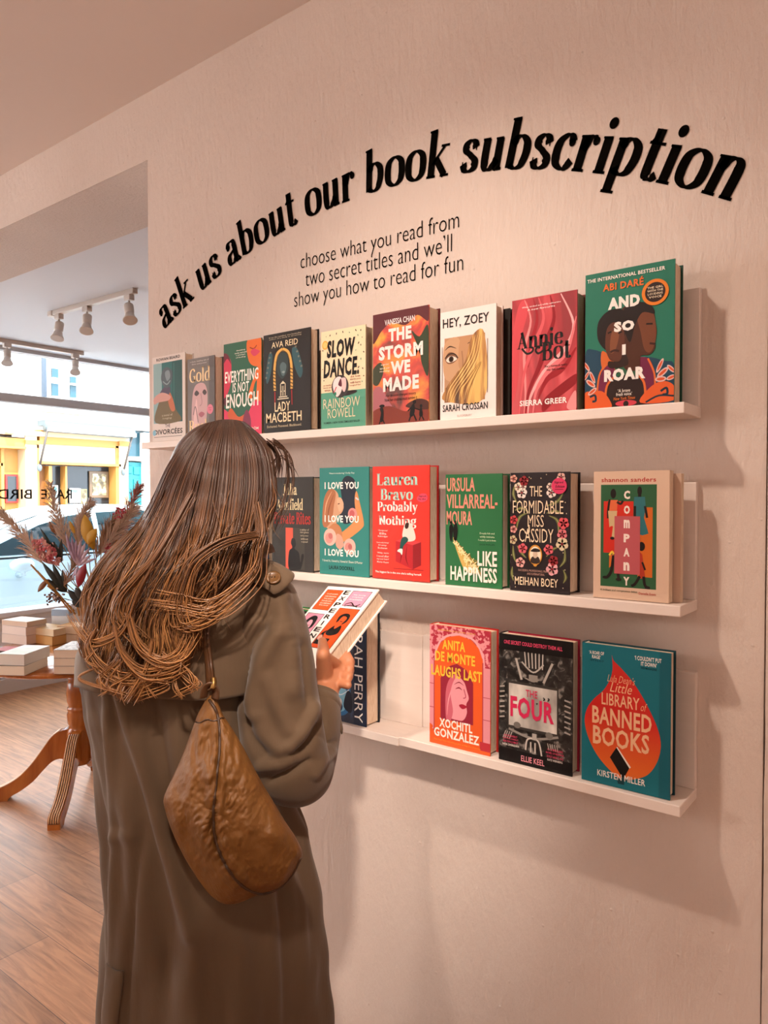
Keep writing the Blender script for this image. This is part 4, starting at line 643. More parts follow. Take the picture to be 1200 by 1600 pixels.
book(-.506, -.3565, Z3+.0005, .2385, .028, '#176874', [
    ('R', .88, 0, 1, 1, '#145a66'), ('B', drop, '*flame'), ('T', 'Lula Dean’s', .30, .745, .615, .795, '#dfae84', -.01, .35), ('T', 'Little', .33, .675, .58, .745, '#e8b98c', -.005, .35), ('T', 'LIBRARY', .235, .575, .665, .66, '#e2b189', .01), ('T', 'of', .68, .575, .75, .63, '#e2b189', -.01, .35), ('T', 'BANNED', .125, .43, .80, .555, '#e2b189', .025), ('T', 'BOOKS', .135, .28, .775, .415, '#e2b189', .025),
    ('P', [(.335, .205), (.41, .285), (.56, .16), (.49, .07)], '#14110f'), ('P', [(.41, .285), (.42, .29), (.575, .165), (.56, .155)], '#e6ded4'), ('P', [(.42, .06), (.5, .09), (.5, .03), (.43, .03)], '#173f46'),
    ('T', '‘A ROAR OF', .085, .925, .26, .95, '#f0e8e0', .015), ('T', 'RAGE’', .12, .895, .22, .92, '#f0e8e0', .015), ('T', 'STYLIST', .1, .875, .26, .888, '#0e3138', .01), ('T', '‘I COULDN’T PUT', .61, .925, .90, .955, '#f0e8e0', .015), ('T', 'IT DOWN’', .68, .89, .85, .918, '#f0e8e0', .015), ('T', 'RED MAGAZINE', .68, .868, .85, .882, '#0e3138', .01), ('T', 'KIRSTEN MILLER', .19, .055, .735, .10, '#e6e0d8', .01)],
    'teal hardback at the right end of the lowest ledge, big red drop holding the title', spine='#145660', back='#123c46')
# ---------------------------------------------------------------- street beyond the window
FX = -15.0
asph = add_bump(mat('asphalt', '#b3b0ad', .9), 60, .2, .01, vary=.1)
m = MB(); m.box(-40, WINX-.25, -14, 26, -.08, 0, asph); struct('street', m)
def fbox(m, u0, v0, u1, v1, x0, x1, mt, bev=0):
    a = WX(u0, (v0+v1)/2, FX); b_ = WX(u1, (v0+v1)/2, FX); c = WX((u0+u1)/2, v0, FX); d = WX((u0+u1)/2, v1, FX)
    m.box(FX+x0, FX+x1, a.y, b_.y, max(d.z, .002), c.z, mt, bev)
def fz(u, v): q = WX(u, v, FX); return q.y, q.z
wht = mat('facade_paint', '#d9d2cc', .8); yel = mat('yellow_paint', '#a87838' or '#a87122', .6); cream = mat('cream_panel', '#ba9f7d', .6); dgl = mat('street_glass', '#1e2225', .15); bgl = mat('blue_glass', '#1e4450', .2)
teal = mat('teal_paint', '#096d74', .5); awn = mat('awning_case', '#576468', .5); pip = mat('pipe_paint', '#515d6a', .5); drk = mat('dark_metal', '#3a3430', .5)
t = thing('building', (FX-.6, 6, 0), 'bright white terrace building across the street with small blue panes', 'building')
m = MB(); m.box(FX-1.2, FX-.41, -12, 24, 0, 9, wht); m.build('wall', t)
for q in ((95, 573, 105, 588), (95, 597, 105, 617), (124, 586, 133, 597), (124, 600, 133, 620), (-60, 560, -48, 610)):
    m = MB(); fbox(m, *q, -.40, -.36, bgl); m.build('window_panes', t)
    m = MB(); fbox(m, q[0]-3, q[3]+.5, q[2]+3, q[3]+3, -.40, -.26, wht); m.build('window_sill', t)
m = MB(); a = WX(81, 600, FX); m.tube([(FX-.32, a.y, 3.5), (FX-.32, a.y, 8)], .055, pip, 10); m.build('drainpipe', t)
m = MB(); m.box(FX-.40, FX-.22, -10, 22, 3.34, 3.44, wht); m.build('string_course', t)
a = WX(92, 640, FX); m = MB(); m.lathe([(.02, 0), (.05, .01), (.15, .09), (.16, .12), (.16, .13)], mat('lantern_grey', '#b5b2b0', .5), (FX-.1, a.y, a.z-.06), 16); m.tube([(FX-.4, a.y, a.z+.07), (FX-.1, a.y, a.z+.07)], .02, pip, 8); m.build('wall_lantern', t)

t = thing('shop_front', (FX, 6, 0), 'yellow painted shop front across the street with a roller awning', 'shop front')
m = MB()
fbox(m, -260, 668, 200, 676, -.395, .05, cream); fbox(m, -260, 676, 40, 690, -.395, 0, yel); fbox(m, 62, 676, 192, 697, -.395, 0, yel); fbox(m, -260, 690, 40, 694, -.395, .04, yel)
fbox(m, 186, 697, 200, 935, -.395, .03, cream); fbox(m, 184, 690, 202, 697, -.395, .07, yel); fbox(m, 182, 697, 187, 935, -.3, .0, yel)
fbox(m, 40, 676, 58, 935, -.395, .02, cream); fbox(m, 38, 688, 60, 694, -.395, .06, yel); fbox(m, 57, 700, 62, 935, -.35, 0, yel)
fbox(m, 62, 723, 188, 727, -.38, .03, yel); fbox(m, 106, 728, 109, 790, -.38, -.1, yel); fbox(m, 79, 728, 84, 935, -.38, -.05, yel)
fbox(m, 16, 694, 40, 935, -.39, -.30, yel); fbox(m, 10, 694, 15, 935, -.36, -.2, yel); fbox(m, -40, 722, 12, 727, -.36, -.2, yel); fbox(m, -260, 694, -40, 935, -.38, -.2, yel); fbox(m, 62, 792, 186, 935, -.395, -.02, yel)
m.build('timber_front', t)
m = MB(); fbox(m, 62, 697, 186, 724, -.38, -.02, cream); m.build('sign_panel', t)
m = MB(); fbox(m, 84, 728, 182, 792, -.395, -.31, dgl); m.build('window_glass', t)
m = MB(); fbox(m, -40, 694, 10, 722, -.395, -.31, dgl); fbox(m, -40, 732, 6, 935, -.395, -.31, dgl); m.build('door_glass', t)
m = MB(); fbox(m, 62, 727, 80, 935, -.39, -.22, mat('brown_door', '#764816', .5)); fbox(m, 58, 737, 68, 792, -.2, -.18, dgl); m.build('door', t)
m = MB(); fbox(m, 19, 673, 35, 683, -.02, .075, mat('white_plate', '#f4f0ec', .5)); m.build('plate', t)
for k, q in enumerate(((5, 668, 18, 678),)):
    m = MB(); fbox(m, *q, -.1, .18, cream, .02); m.build('corbel', t)
m = MB(); a = fz(62, 667); b_ = fz(199, 680)
m.tube([(FX+.22, a[0], a[1]), (FX+.22, b_[0], a[1]-.02)], .11, awn, 14); m.box(FX-.1, FX+.2, a[0], b_[0], a[1]+.02, a[1]+.13, awn); m.box(FX+.2, FX+.36, a[0], b_[0], a[1]-.10, a[1]-.02, wht); o = m.build('awning', t)
for u0, v0, u1, v1 in ((63, 672, 57, 731), (195, 681, 188, 738)):
    m = MB(); p = fz(u0, v0); q = fz(u1, v1); m.tube([(FX+.3, *p), (FX+.12, *q)], .022, drk, 8); m.ell((FX+.12, *q), (.06, .05, .08), awn, 10, 8); m.build('awning_arm', o)
def picture(u0, v0, u1, v1, fr, inner, lab, x=-.28, nm='framed_print'):
    t = thing(nm, (FX+x, fz(u0, v1)[0], fz(u0, v1)[1]), lab, 'picture', 'pictures in the yellow shop window')
    m = MB(); fbox(m, u0, v0, u1, v1, x-.02, x+.02, fr, .01); m.build('frame', t)
    m = MB(); w_ = (u1-u0)*.14; fbox(m, u0+w_, v0+w_, u1-w_, v1-w_, x+.02, x+.026, inner); m.build('picture', t)
pic1 = two_tone(mat('picture_print', '#cfc4a8', .5), '#4e4430', '#b8ad8e', 9, detail=5, mid='#7d7254'); pic2 = two_tone(mat('picture_sea', '#a9c8cc', .5), '#4f8490', '#a9b6ba', 5)
picture(150, 736, 180, 778, mat('gilt_dark', '#5a4630', .4), pic1, 'large dark framed print hanging in the yellow shop window')
picture(118, 763, 135, 786, mat('frame_white', '#efe9e4', .5), pic2, 'small white framed seascape low in the yellow shop window', -.24)
picture(136, 764, 146, 788, mat('frame_olive', '#6c6a44', .5), pic1, 'narrow olive framed print leaning between the other pictures', -.27)
picture(87, 758, 101, 788, mat('frame_grey2', '#b9b4b0', .5), pic2, 'grey framed print behind the dark mullion of the shop window', -.28)
picture(16, 741, 36, 786, mat('frame_red', '#971914', .5), dgl, 'bright red framed notice case beside the yellow shop door', -.22, 'notice_case')
t = thing('shop_front', (FX-.2, 9, 0), 'teal door and blue glazed front next to the yellow shop', 'shop front')
m = MB(); fbox(m, 203, 671, 330, 676, -.395, .02, wht); fbox(m, 203, 716, 330, 722, -.395, -.05, wht); fbox(m, 227, 676, 236, 935, -.395, -.042, wht); m.build('frame', t)
m = MB(); fbox(m, 203, 676, 330, 716, -.395, -.2, bgl); m.build('glazing', t)
m = MB(); fbox(m, 203, 722, 228, 935, -.395, -.15, teal)
for q in ((205, 727, 212, 740), (214, 729, 224, 742), (205, 746, 212, 770), (214, 748, 224, 772), (205, 776, 224, 800)):
    fbox(m, *q, -.16, -.12, teal, .02)
m.build('door', t)

# ---------------------------------------------------------------- parked car
t = thing('car', (-7.9, 2.6, 0), 'white car parked right outside the street window', 'car')
cw = mat('car_paint', '#c3d8df', .2, coat=.6); cg = mat('car_glass', '#25373d', .04, spec=.9); cb = mat('car_black', '#17181a', .5); tyre = mat('tyre', '#1a1a1b', .8); rim = mat('alloy', '#b8bcc0', .35, .8)
XA, XB = -7.02, -8.72
def car_loft(prof, ins, m, mt):
    """profile (y,z) lofted between the two sides, pulled in by 'ins' of the height"""
    k = len(prof); vs = []
    for s_, side in ((0, XA), (1, XB)):
        for (y, z), i in zip(prof, ins): vs.append((side-(i if s_ == 0 else -i), y, z))
    m.add(vs, [list(range(k)), list(range(k, 2*k))[::-1]]+[(i, k+i, k+(i+1) % k, (i+1) % k) for i in range(k)], mt)
bp = [(.15, .45), (.12, .62), (.2, .72), (.8, .84), (1.45, .93), (2.2, .96), (4.2, .99), (4.85, .97), (4.98, .8), (5.0, .5), (4.9, .28), (4.6, .22)]
wheel_y = (1.0, 4.05)
low = [(4.45-.0, .22)]
for wy in wheel_y[::-1]: low += [(wy+.36*math.cos(a), .31+.36*math.sin(a)) for a in [math.pi*k/10 for k in range(11)]]
low = [p for p in low]+[(.5, .22), (.25, .28)]
m = MB(); prof = bp+low; car_loft(prof, [.05 if z < .5 else (.0 if z < .82 else .05) for y, z in prof], m, cw); m.build('body', t)
cab = [(1.42, .93), (1.75, 1.08), (2.15, 1.26), (2.5, 1.36), (2.9, 1.43), (3.5, 1.455), (4.1, 1.42), (4.6, 1.28), (4.86, .97)]
m = MB(); car_loft(cab, [.07+max(0, z-.93)*.42 for y, z in cab], m, cw); cabin = m.build('cabin', t)
def side_win(pts, nm):
    for s_ in (0, 1):
        m = MB(); q = []
        for y, z in pts:
            i = .07+max(0, z-.93)*.42; q.append(((XA-i+.004) if s_ == 0 else (XB+i-.004), y, z))
        m.prism(q, (-.006 if s_ == 0 else .006, 0, 0), cg); m.build(nm, cabin)
side_win([(1.72, .985), (2.0, 1.10), (2.4, 1.26), (2.72, 1.345), (2.98, 1.375), (2.98, .985)], 'side_window')
side_win([(3.04, .985), (3.04, 1.375), (3.5, 1.39), (4.0, 1.365), (4.42, 1.25), (4.55, .99)], 'side_window')
m = MB(); q = [(1.5, .97), (1.78, 1.095), (2.16, 1.262), (2.46, 1.352)]
for (y0, z0), (y1, z1) in zip(q, q[1:]):
    i0 = .16+(z0-.93)*.42; i1 = .16+(z1-.93)*.42
    m.prism([(XA-i0, y0-.004, z0+.008), (XB+i0, y0-.004, z0+.008), (XB+i1, y1-.004, z1+.008), (XA-i1, y1-.004, z1+.008)], (0, .004, -.006), cg)
m.build('windscreen', cabin)
m = MB(); c = WX(30, 881, -6.98)
m.ell((XA+.10, c.y, .90), (.085, .115, .068), cw, 18, 12); m.tube([(XA-.03, c.y+.03, .80), (XA+.05, c.y+.03, .82), (XA+.09, c.y+.02, .86)], .035, cw, 10); m.build('door_mirror', t)
m = MB(); m.box(XA-.004, XA+.006, 1.72, 4.6, .955, .975, cb); m.box(XA-.01, XA+.008, 1.2, 4.7, .50, .53, cw, .003); m.build('door_trim', t)
m = MB(); m.box(XA+.0, XA+.02, 2.85, 3.02, .83, .86, cw, .006); m.build('door_handle', t)
for wy in wheel_y:
    for xs in (XA-.02, XB+.02):
        m = MB(); sgn = 1 if xs > -8 else -1
        m.lathe([(.2, -.1), (.29, -.1), (.31, -.07), (.31, .07), (.29, .1), (.2, .1)], tyre, (xs-sgn*.1, wy, .31), 28, axis=(1, 0, 0)); o = m.build('wheel', t)
        m = MB(); m.lathe([(.03, -.02), (.2, -.02), (.2, .02), (.05, .035)], rim, (xs-sgn*.02, wy, .31), 24, axis=(sgn, 0, 0)); m.build('hub_cap', o)

# ---------------------------------------------------------------- track lights
lamp_white = mat('lamp_white', '#cfc4ba', .4); glow = mat('lamp_glow', '#fff2e2', .5, emit='#fff0de', estr=7)
def track(p0, p1, heads, label, labels, ztop=CEIL):
    t = thing('track_light', ((p0[0]+p1[0])/2, (p0[1]+p1[1])/2, ztop), label, 'track light')
    m = MB(); d = (V((*p1, 0))-V((*p0, 0))); L = d.length; rot = Matrix.Translation((*p0, ztop)) @ Matrix.Rotation(math.atan2(d.y, d.x), 4, 'Z')
    m.tf = rot; m.box(0, L, -.017, .017, -.03, 0, lamp_white, .003); m.box(-.05, .0, -.022, .022, -.034, 0, lamp_white, .004); m.build('rail', t)
    for s_, tilt in heads:
        m = MB(rot @ Matrix.Translation((s_*L, 0, -.03)))
        m.box(-.028, .028, -.018, .018, -.032, 0, lamp_white, .004); m.tube([(0, 0, -.03), (0, 0, -.085)], .006, lamp_white, 8); h = m.build('lamp_head', t)
        tf = rot @ Matrix.Translation((s_*L, 0, -.115)) @ Matrix.Rotation(tilt[0], 4, 'X') @ Matrix.Rotation(tilt[1], 4, 'Y')
        m = MB(tf); m.lathe([(.005, .035), (.026, .035), (.027, .03), (.027, -.02), (.020, -.024), (.020, -.032), (.026, -.036), (.028, -.05), (.040, -.075), (.041, -.079), (.037, -.079)], lamp_white, (0, 0, 0), 24); m.build('lamp_body', h)
        m = MB(tf); m.lathe([(.002, -.0775), (.0365, -.0775), (.0365, -.0785), (.002, -.0785)], glow, (0, 0, 0), 24); m.build('bulb', h)
        p_ = tf @ V((0, 0, -.09)); q_ = tf @ V((0, 0, -1)); lamp('track_lamp_light', 'SPOT', p_, 6, (1, .90, .80), q_, spot_size=R_(110), spot_blend=.6, shadow_soft_size=.03)
    return t
track((-4.55, 1.145), (-3.69, 1.16), [(.06, (-.30, -.22)), (.43, (-.30, -.34)), (.93, (-.26, -.46))], 'short ceiling track with three spot lamps past the beam', None)
track((-5.66, .62), (-5.66, 1.98), [(.12, (-.4, .1)), (.55, (-.42, .2)), (.95, (-.45, .25))], 'ceiling track of spot lamps close in front of the street window', None)

# ---------------------------------------------------------------- pedestal table
TX, TY = -3.56, .725
wood = mat('orange_pine', '#8f4a1e', .22, coat=.4); two_tone(wood, '#8c4415', '#c87a34', 14, (1, 1, .18), 4, .3, .75, dist=.6)
dark_groove = mat('groove', '#3a2012', .5); pale_rib = mat('pale_rib', '#d9a878', .3, coat=.3)
t = thing('pedestal_table', (TX, TY, 0), 'round orange pine pedestal table stacked with paperbacks', 'table')
m = MB(); m.lathe([(.02, .718), (.44, .718), (.475, .722), (.486, .730), (.490, .738), (.486, .746), (.478, .750), (.02, .750)], wood, (TX, TY, 0), 72); m.build('tabletop', t)
m = MB(); m.lathe([(.03, .17), (.052, .17), (.062, .19), (.064, .34), (.055, .355), (.05, .37), (.058, .385), (.060, .43), (.054, .445), (.058, .452), (.058, .462), (.05, .468), (.054, .475), (.061, .50), (.063, .54), (.058, .59), (.05, .605), (.056, .612), (.056, .622), (.048, .628), (.058, .64), (.06, .665), (.054, .685), (.05, .69), (.07, .70), (.075, .718), (.03, .718)], wood, (TX, TY, 0), 32); m.build('column', t)
for ang in (-46, -134, 44, 136):
    a = R_(ang); tf = Matrix.Translation((TX, TY, 0)) @ Matrix.Rotation(a, 4, 'Z')
    up_ = [(.05, .355), (.09, .345), (.13, .315), (.17, .26), (.22, .19), (.28, .125), (.34, .085), (.385, .065), (.405, .045), (.405, .0)]
    lo_ = [(.345, .0), (.33, .022), (.28, .05), (.22, .095), (.17, .15), (.13, .19), (.09, .205), (.05, .195)]
    m = MB(tf); U = [(p.x, p.y) for p in cr([(x, z, 0) for x, z in up_], 3)]; Lw = [(p.x, p.y) for p in cr([(x, z, 0) for x, z in lo_], 3)]
    m.prism([(x, -.028, z) for x, z in U+Lw], (0, .056, 0), wood); o = m.build('leg', t)
    m = MB(tf)
    for k in range(-2, 3):
        m.tube([(x+.001, k*.0102, z+.0016) for x, z in U[3:-2]], .0036, pale_rib, 6)
    m.prism([(x, -.0255, z+.0006) for x, z in U[3:-2]]+[(x, -.0255, z-.003) for x, z in U[3:-2]][::-1], (0, .051, 0), dark_groove); m.build('fluting', o)
def tbook(c, w, d, h, yaw, cover, label, pages='#e6d8c4', hard=False, group='paperbacks stacked on the round table'):
    tf = Matrix.Translation(c) @ Matrix.Rotation(R_(yaw), 4, 'Z')
    t = thing('book', c, label, 'book', group)
    bt = .0022 if hard else .0008
    cm = cover if not isinstance(cover, str) else cmat(cover)
    m = MB(tf); m.box(0, w, 0, d, h-bt, h, cm); m.box(0, w, 0, d, 0, bt, cm); m.box(0, w, d-bt, d, 0, h, cm); m.build('cover', t)
    pm = mat('pages_'+pages.lstrip('#'), pages, .8); m = MB(tf); m.box(.0015, w-.0015, .001, d-bt, bt, h-bt, pm); m.build('page_block', t)
def gnd(u, v, z=.7502): q = ray(u, v); return CAM+q*((z-CAM.z)/q.z)
A_, B_ = gnd(38, 1056), gnd(84, 1036); ya = math.degrees(math.atan2(B_.y-A_.y, B_.x-A_.x))
c = A_+V((0, 0, 0)); dirv = V((math.cos(R_(ya)), math.sin(R_(ya)), 0)); perp = V((-dirv.y, dirv.x, 0))
tbook(c+V((0, 0, .0003)), .20, .13, .043, ya, '#8d8478', 'lower of the two paperbacks at the near edge of the table')
tbook(c+dirv*.004+perp*.002+V((0, 0, .0440)), .20, .13, .050, ya-3, two_tone(mat('pale_cover', '#b9c4b8', .4), '#a9b8ae', '#d8c4cc', 9), 'upper of the two paperbacks at the near edge, pale green cover', '#ddd6cc')
c = gnd(83.5, 1053.5)
for k, (h, lab, cv) in enumerate(((.036, 'bottom paperback of the squared stack beside the coat', '#77706c'), (.036, 'middle paperback of the squared stack beside the coat', '#8c8580'), (.038, 'top paperback of the squared stack beside the coat, patterned grey cover', two_tone(mat('grey_cover', '#9b9694', .4), '#7f7b7c', '#c9c3c0', 60)))):
    tbook(c+V((.002*k, -.001*k, sum((.0364, .0364)[:k])+.0002)), .135, .20, h-.0004, 38, cv, lab, '#d9c8b4')
c = gnd(55, 1008)
tbook(c+V((-.11, .02, 0)), .20, .13, .047, 8, '#b98a4c', 'lower paperback at the back of the table with yellowed pages', '#d8a866')
tbook(c+V((-.11, .015, .0475)), .20, .13, .036, 12, '#c9a878', 'upper paperback at the back of the table with cream pages', '#e8d4b0')
tbook(gnd(62, 1004)+V((.07, .06, 0)), .20, .13, .048, 24, '#8a6a52', 'paperback in the middle of the table under a tan cover', '#cdb8a0')
tbook(gnd(62, 1004)+V((.07, .06, .0485)), .20, .13, .042, 27, '#b07c34', 'tan covered paperback lying on top in the middle of the table', '#d9c4a8')
c = gnd(20, 1012)
tbook(c+V((-.19, .03, 0)), .19, .13, .05, 14, '#a89a94', 'lowest book of the tall stack at the left edge of the picture', '#dccabc')
tbook(c+V((-.19, .032, .0505)), .19, .13, .045, 12, '#c0b4ae', 'second book of the tall stack at the left edge of the picture', '#e2d2c6')
tbook(c+V((-.188, .03, .096)), .19, .13, .028, 15, '#d8cfca', 'topmost white book of the tall stack at the left edge of the picture', '#d8bfa8')
tbook(gnd(-14, 1026), .12, .10, .034, 20, '#a8323a', 'small red covered book on the table at the left edge', '#5c4a44')
t = thing('card_box', gnd(95, 997), 'small pale blue and white card box at the back of the table', 'box')
c = W(98, 962, 4.2); m = MB(Matrix.Translation((c.x, c.y, .7503)) @ Matrix.Rotation(R_(35), 4, 'Z')); m.box(-.05, .05, -.03, .03, 0, .155, mat('card_white', '#dfe6ee', .5), .002); m.build('box_body', t)
m = MB(Matrix.Translation((c.x, c.y, .7503)) @ Matrix.Rotation(R_(35), 4, 'Z')); m.box(-.051, .051, -.031, .031, .12, .157, mat('card_blue', '#9fb6cf', .5), .002); m.build('lid', t)

# ---------------------------------------------------------------- dried flowers
VB = W(152, 985, 3.74); VB.z = .7505
t = thing('vase', VB, 'dark stoneware vase on the round table holding dried flowers', 'vase')
m = MB(); m.lathe([(.03, 0), (.048, 0), (.062, .04), (.064, .09), (.05, .15), (.04, .175), (.043, .19), (.037, .19), (.034, .17), (.03, .06)], mat('stoneware', '#4a423c', .4), VB, 28); m.build('vase_body', t)
neck = VB+V((0, 0, .19))
stem_m = mat('dry_stem', '#a07a3c', .7)
def stem_path(tip, k=0):
    b0 = VB+V((.012*math.cos(k*2.4), .012*math.sin(k*2.4), .06)); n0 = neck+V((.022*math.cos(k*2.4), .022*math.sin(k*2.4), 0))
    return cr([b0, n0, n0.lerp(V(tip), .5)+V((0, 0, .012)), V(tip)], 5)
fk = [0]
def flower(nm, label, cat, tip, group, rad=.0022):
    fk[0] += 1; t = thing(nm, VB+V((0, 0, .06)), label, cat, group)
    m = MB(); m.tube(stem_path(tip, fk[0]), rad, stem_m, 6); m.build('stem', t); return t
def pampas(pts, col, label, wid=.03, n=150):
    wid *= 1.45; n = int(n*1.8)
    """pts: (u,v,d) along the plume, foot first"""
    P = cr([W(*p) for p in pts], 8)
    t = flower('pampas_grass', label, 'dried grass', P[0], 'pampas plumes in the vase')
    m = MB(); m.tube(P, [.0022]*len(P), col, 5)
    for k in range(n):
        s_ = random.random()**.8; i = min(int(s_*(len(P)-1)), len(P)-2); p = P[i]; d = (P[i+1]-P[i]).normalized()
        side = V((random.gauss(0, 1), random.gauss(0, 1), random.gauss(0, 1))); side = (side-d*side.dot(d)).normalized()
        L = random.uniform(.5, 1)*wid*(1.35-.8*s_)*2.0
        q = [p, p+d*L*.45+side*L*.22, p+d*L*.85+side*L*.42-V((0, 0, .004)), p+d*L*1.1+side*L*.62-V((0, 0, .012))]
        m.tube(q, [.0010, .0018, .0016, .0004], col, 4, cap=False)
    m.build('plume', t)
pam1 = mat('pampas_beige', '#d2b7a2', .8); pam2 = mat('pampas_brown', '#a98468', .8); pam3 = mat('pampas_rust', '#b87868', .8)
pampas([(66, 880, 3.66), (40, 842, 3.64), (18, 818, 3.62), (4, 803, 3.62)], pam1, 'beige pampas plume leaning out to the far left')
pampas([(106, 858, 3.72), (96, 826, 3.72), (84, 792, 3.72), (79, 758, 3.71)], pam1, 'tallest beige pampas plume standing upright with a hooked tip')
pampas([(122, 855, 3.76), (124, 825, 3.76), (130, 803, 3.76), (140, 788, 3.76)], pam1, 'beige pampas plume right of the tallest one')
pampas([(158, 865, 3.76), (178, 836, 3.76), (196, 812, 3.76), (208, 796, 3.76)], pam1, 'beige pampas plume leaning right, close to the hair', .034)
pampas([(150, 872, 3.82), (160, 846, 3.82), (170, 824, 3.82), (184, 800, 3.82)], pam2, 'brown plume in front of the teal door, behind the right leaning plume', .03)
pampas([(172, 860, 3.86), (196, 815, 3.86), (206, 785, 3.86), (216, 762, 3.86)], pam3, 'rust red plume highest at the right of the vase', .034, 120)
pampas([(100, 915, 3.6), (112, 890, 3.6), (118, 872, 3.6), (122, 858, 3.6)], pam2, 'short brown plume low in the middle of the bunch', .02, 90)
def leaf_mesh(m, root_, tip, wid, mt, curl=.1, nrm=None, n=8, tip_pow=1.0):
    a, b_ = V(root_), V(tip); d = b_-a; L = d.length; d.normalize()
    nn = V(nrm) if nrm else -AX+V((0, 0, .2)); nn = (nn-d*nn.dot(d)).normalized(); sd = d.cross(nn)
    fr = []; bk = []
    for i in range(n+1):
        s_ = i/n; w = wid*math.sin(math.pi*min(1, (s_*.96+.03))**tip_pow)**.8
        c = a+d*L*s_+nn*curl*L*math.sin(math.pi*s_)
        for q, off in ((fr, .0006), (bk, -.0006)):
            q += [c-sd*w+nn*(off-w*.22), c+nn*off, c+sd*w+nn*(off-w*.22)]
    k = len(fr); F = []
    for i in range(n):
        for j in range(2):
            x = i*3+j; F.append((x, x+1, x+4, x+3)); F.append((k+x, k+x+3, k+x+4, k+x+1))
        F.append((i*3, i*3+3, k+i*3+3, k+i*3)); F.append((i*3+2, k+i*3+2, k+i*3+5, i*3+5))
    F.append((0, k, k+1, 1)); F.append((1, k+1, k+2, 2)); e = n*3; F.append((e, e+1, k+e+1, k+e)); F.append((e+1, e+2, k+e+2, k+e+1))
    m.add(fr+bk, F, mt, True)
# pink flower head
c = W(74, 864, 3.62); t = flower('hydrangea', 'salmon pink dried flower head at the left of the bunch', 'dried flower', c+V((.02, 0, -.03)), 'flower heads in the vase')
pk = two_tone(mat('pink_petals', '#c4686c', .7), '#d0606c', '#efb4aa', 34); pk2 = mat('pale_petals', '#edc3b4', .7)
m = MB(); hr = random.Random(5)
for k in range(190):
    d = V((hr.gauss(0, 1), hr.gauss(0, 1), hr.gauss(0, 1))).normalized(); f_ = hr.uniform(.75, 1.08)
    p = c+(RX*(d.x*.046-d.z*.040)+V((0, 0, d.z*.066+.006))+AX*d.y*.045)*f_; a0 = hr.uniform(0, 6)
    for j in range(4):
        u_ = d.orthogonal().normalized(); u_.rotate(Matrix.Rotation(j*1.571+a0, 3, d)); leaf_mesh(m, p, p+u_*hr.uniform(.009, .015)+d*.004, .0058, pk if k % 4 else pk2, .1, d, 3)
m.build('petals', t)
# lilac fan
lil = two_tone(mat('lilac_petals', '#a58a9c', .6), '#8f7389', '#c2abb8', 30, (1, 1, .3))
base = W(122, 886, 3.58); t = flower('palm_spear', 'lilac fan of pointed dried palm leaves at the front of the bunch', 'dried flower', base, 'flower heads in the vase')
for (u, v), w in zip(((103, 834), (112, 838), (119, 842), (127, 842), (134, 847), (140, 856), (143, 867), (152, 872), (108, 846), (113, 905), (118, 900)), (.011, .012, .012, .012, .012, .011, .010, .008, .010, .007, .007)):
    m = MB(); leaf_mesh(m, base+V((0, 0, .005)), W(u, v, 3.55), w, lil, .10); m.build('petal', t)
def leaves(nm, label, cat, group, root_, tips, mt, wid, curl=.12, d=3.6, part='leaf'):
    t = flower(nm, label, cat, root_, group)
    for (u, v) in tips:
        m = MB(); leaf_mesh(m, root_, W(u, v, d), wid, mt, curl); m.build(part, t)
red = mat('red_leaf', '#8e1420', .45); ylw = mat('yellow_leaf', '#c9982c', .55); drkl = mat('dark_leaf', '#23281f', .5); brn = mat('brown_leaf', '#7a4a1c', .6)
leaves('anthurium', 'deep red folded leaf low at the front of the bunch', 'dried leaf', 'dried leaves in the vase', W(122, 917, 3.55), [(134, 881)], red, .024, .12, 3.53)
leaves('yellow_leaf', 'big mustard yellow leaf standing above the lilac fan', 'dried leaf', 'dried leaves in the vase', W(146, 858, 3.70), [(132, 804)], ylw, .032, .15, 3.70)
leaves('yellow_leaf', 'second mustard leaf tucked in below the big yellow one', 'dried leaf', 'dried leaves in the vase', W(138, 850, 3.68), [(151, 826)], ylw, .026, .15, 3.66)
leaves('yellow_leaf', 'small ochre leaf beside the tallest plume', 'dried leaf', 'dried leaves in the vase', W(117, 834, 3.70), [(109, 814)], ylw, .010, .1, 3.70)
leaves('yellow_leaf', 'small brown curled leaf left of the tallest plume', 'dried leaf', 'dried leaves in the vase', W(88, 836, 3.70), [(77, 814)], brn, .009, .2, 3.70)
leaves('ruscus', 'dark green blades pointing up left between pink and lilac', 'dried leaf', 'dried leaves in the vase', W(96, 878, 3.63), [(63, 825), (72, 838), (96, 842), (84, 846)], drkl, .011, .08, 3.62)
leaves('ruscus', 'dark green leaves filling the lower left of the bunch', 'dried leaf', 'dried leaves in the vase', W(104, 925, 3.62), [(66, 878), (74, 890), (82, 880), (88, 893), (72, 905), (98, 890), (80, 912), (92, 906)], drkl, .014, .1, 3.60)
leaves('eucalyptus', 'dark rounded leaves low at the right front of the vase', 'dried leaf', 'dried leaves in the vase', W(132, 945, 3.56), [(106, 922), (118, 918), (134, 920), (146, 924), (112, 940)], mat('slate_leaf', '#2b2b2b', .5), .02, .1, 3.54)
leaves('brown_leaf', 'pointed orange brown leaf hanging at the lower left', 'dried leaf', 'dried leaves in the vase', W(76, 905, 3.6), [(59, 925)], brn, .014, .1, 3.6)
t = flower('reed', 'straw coloured reeds splayed across the lower left', 'dried grass', W(100, 935, 3.6), 'dried leaves in the vase')
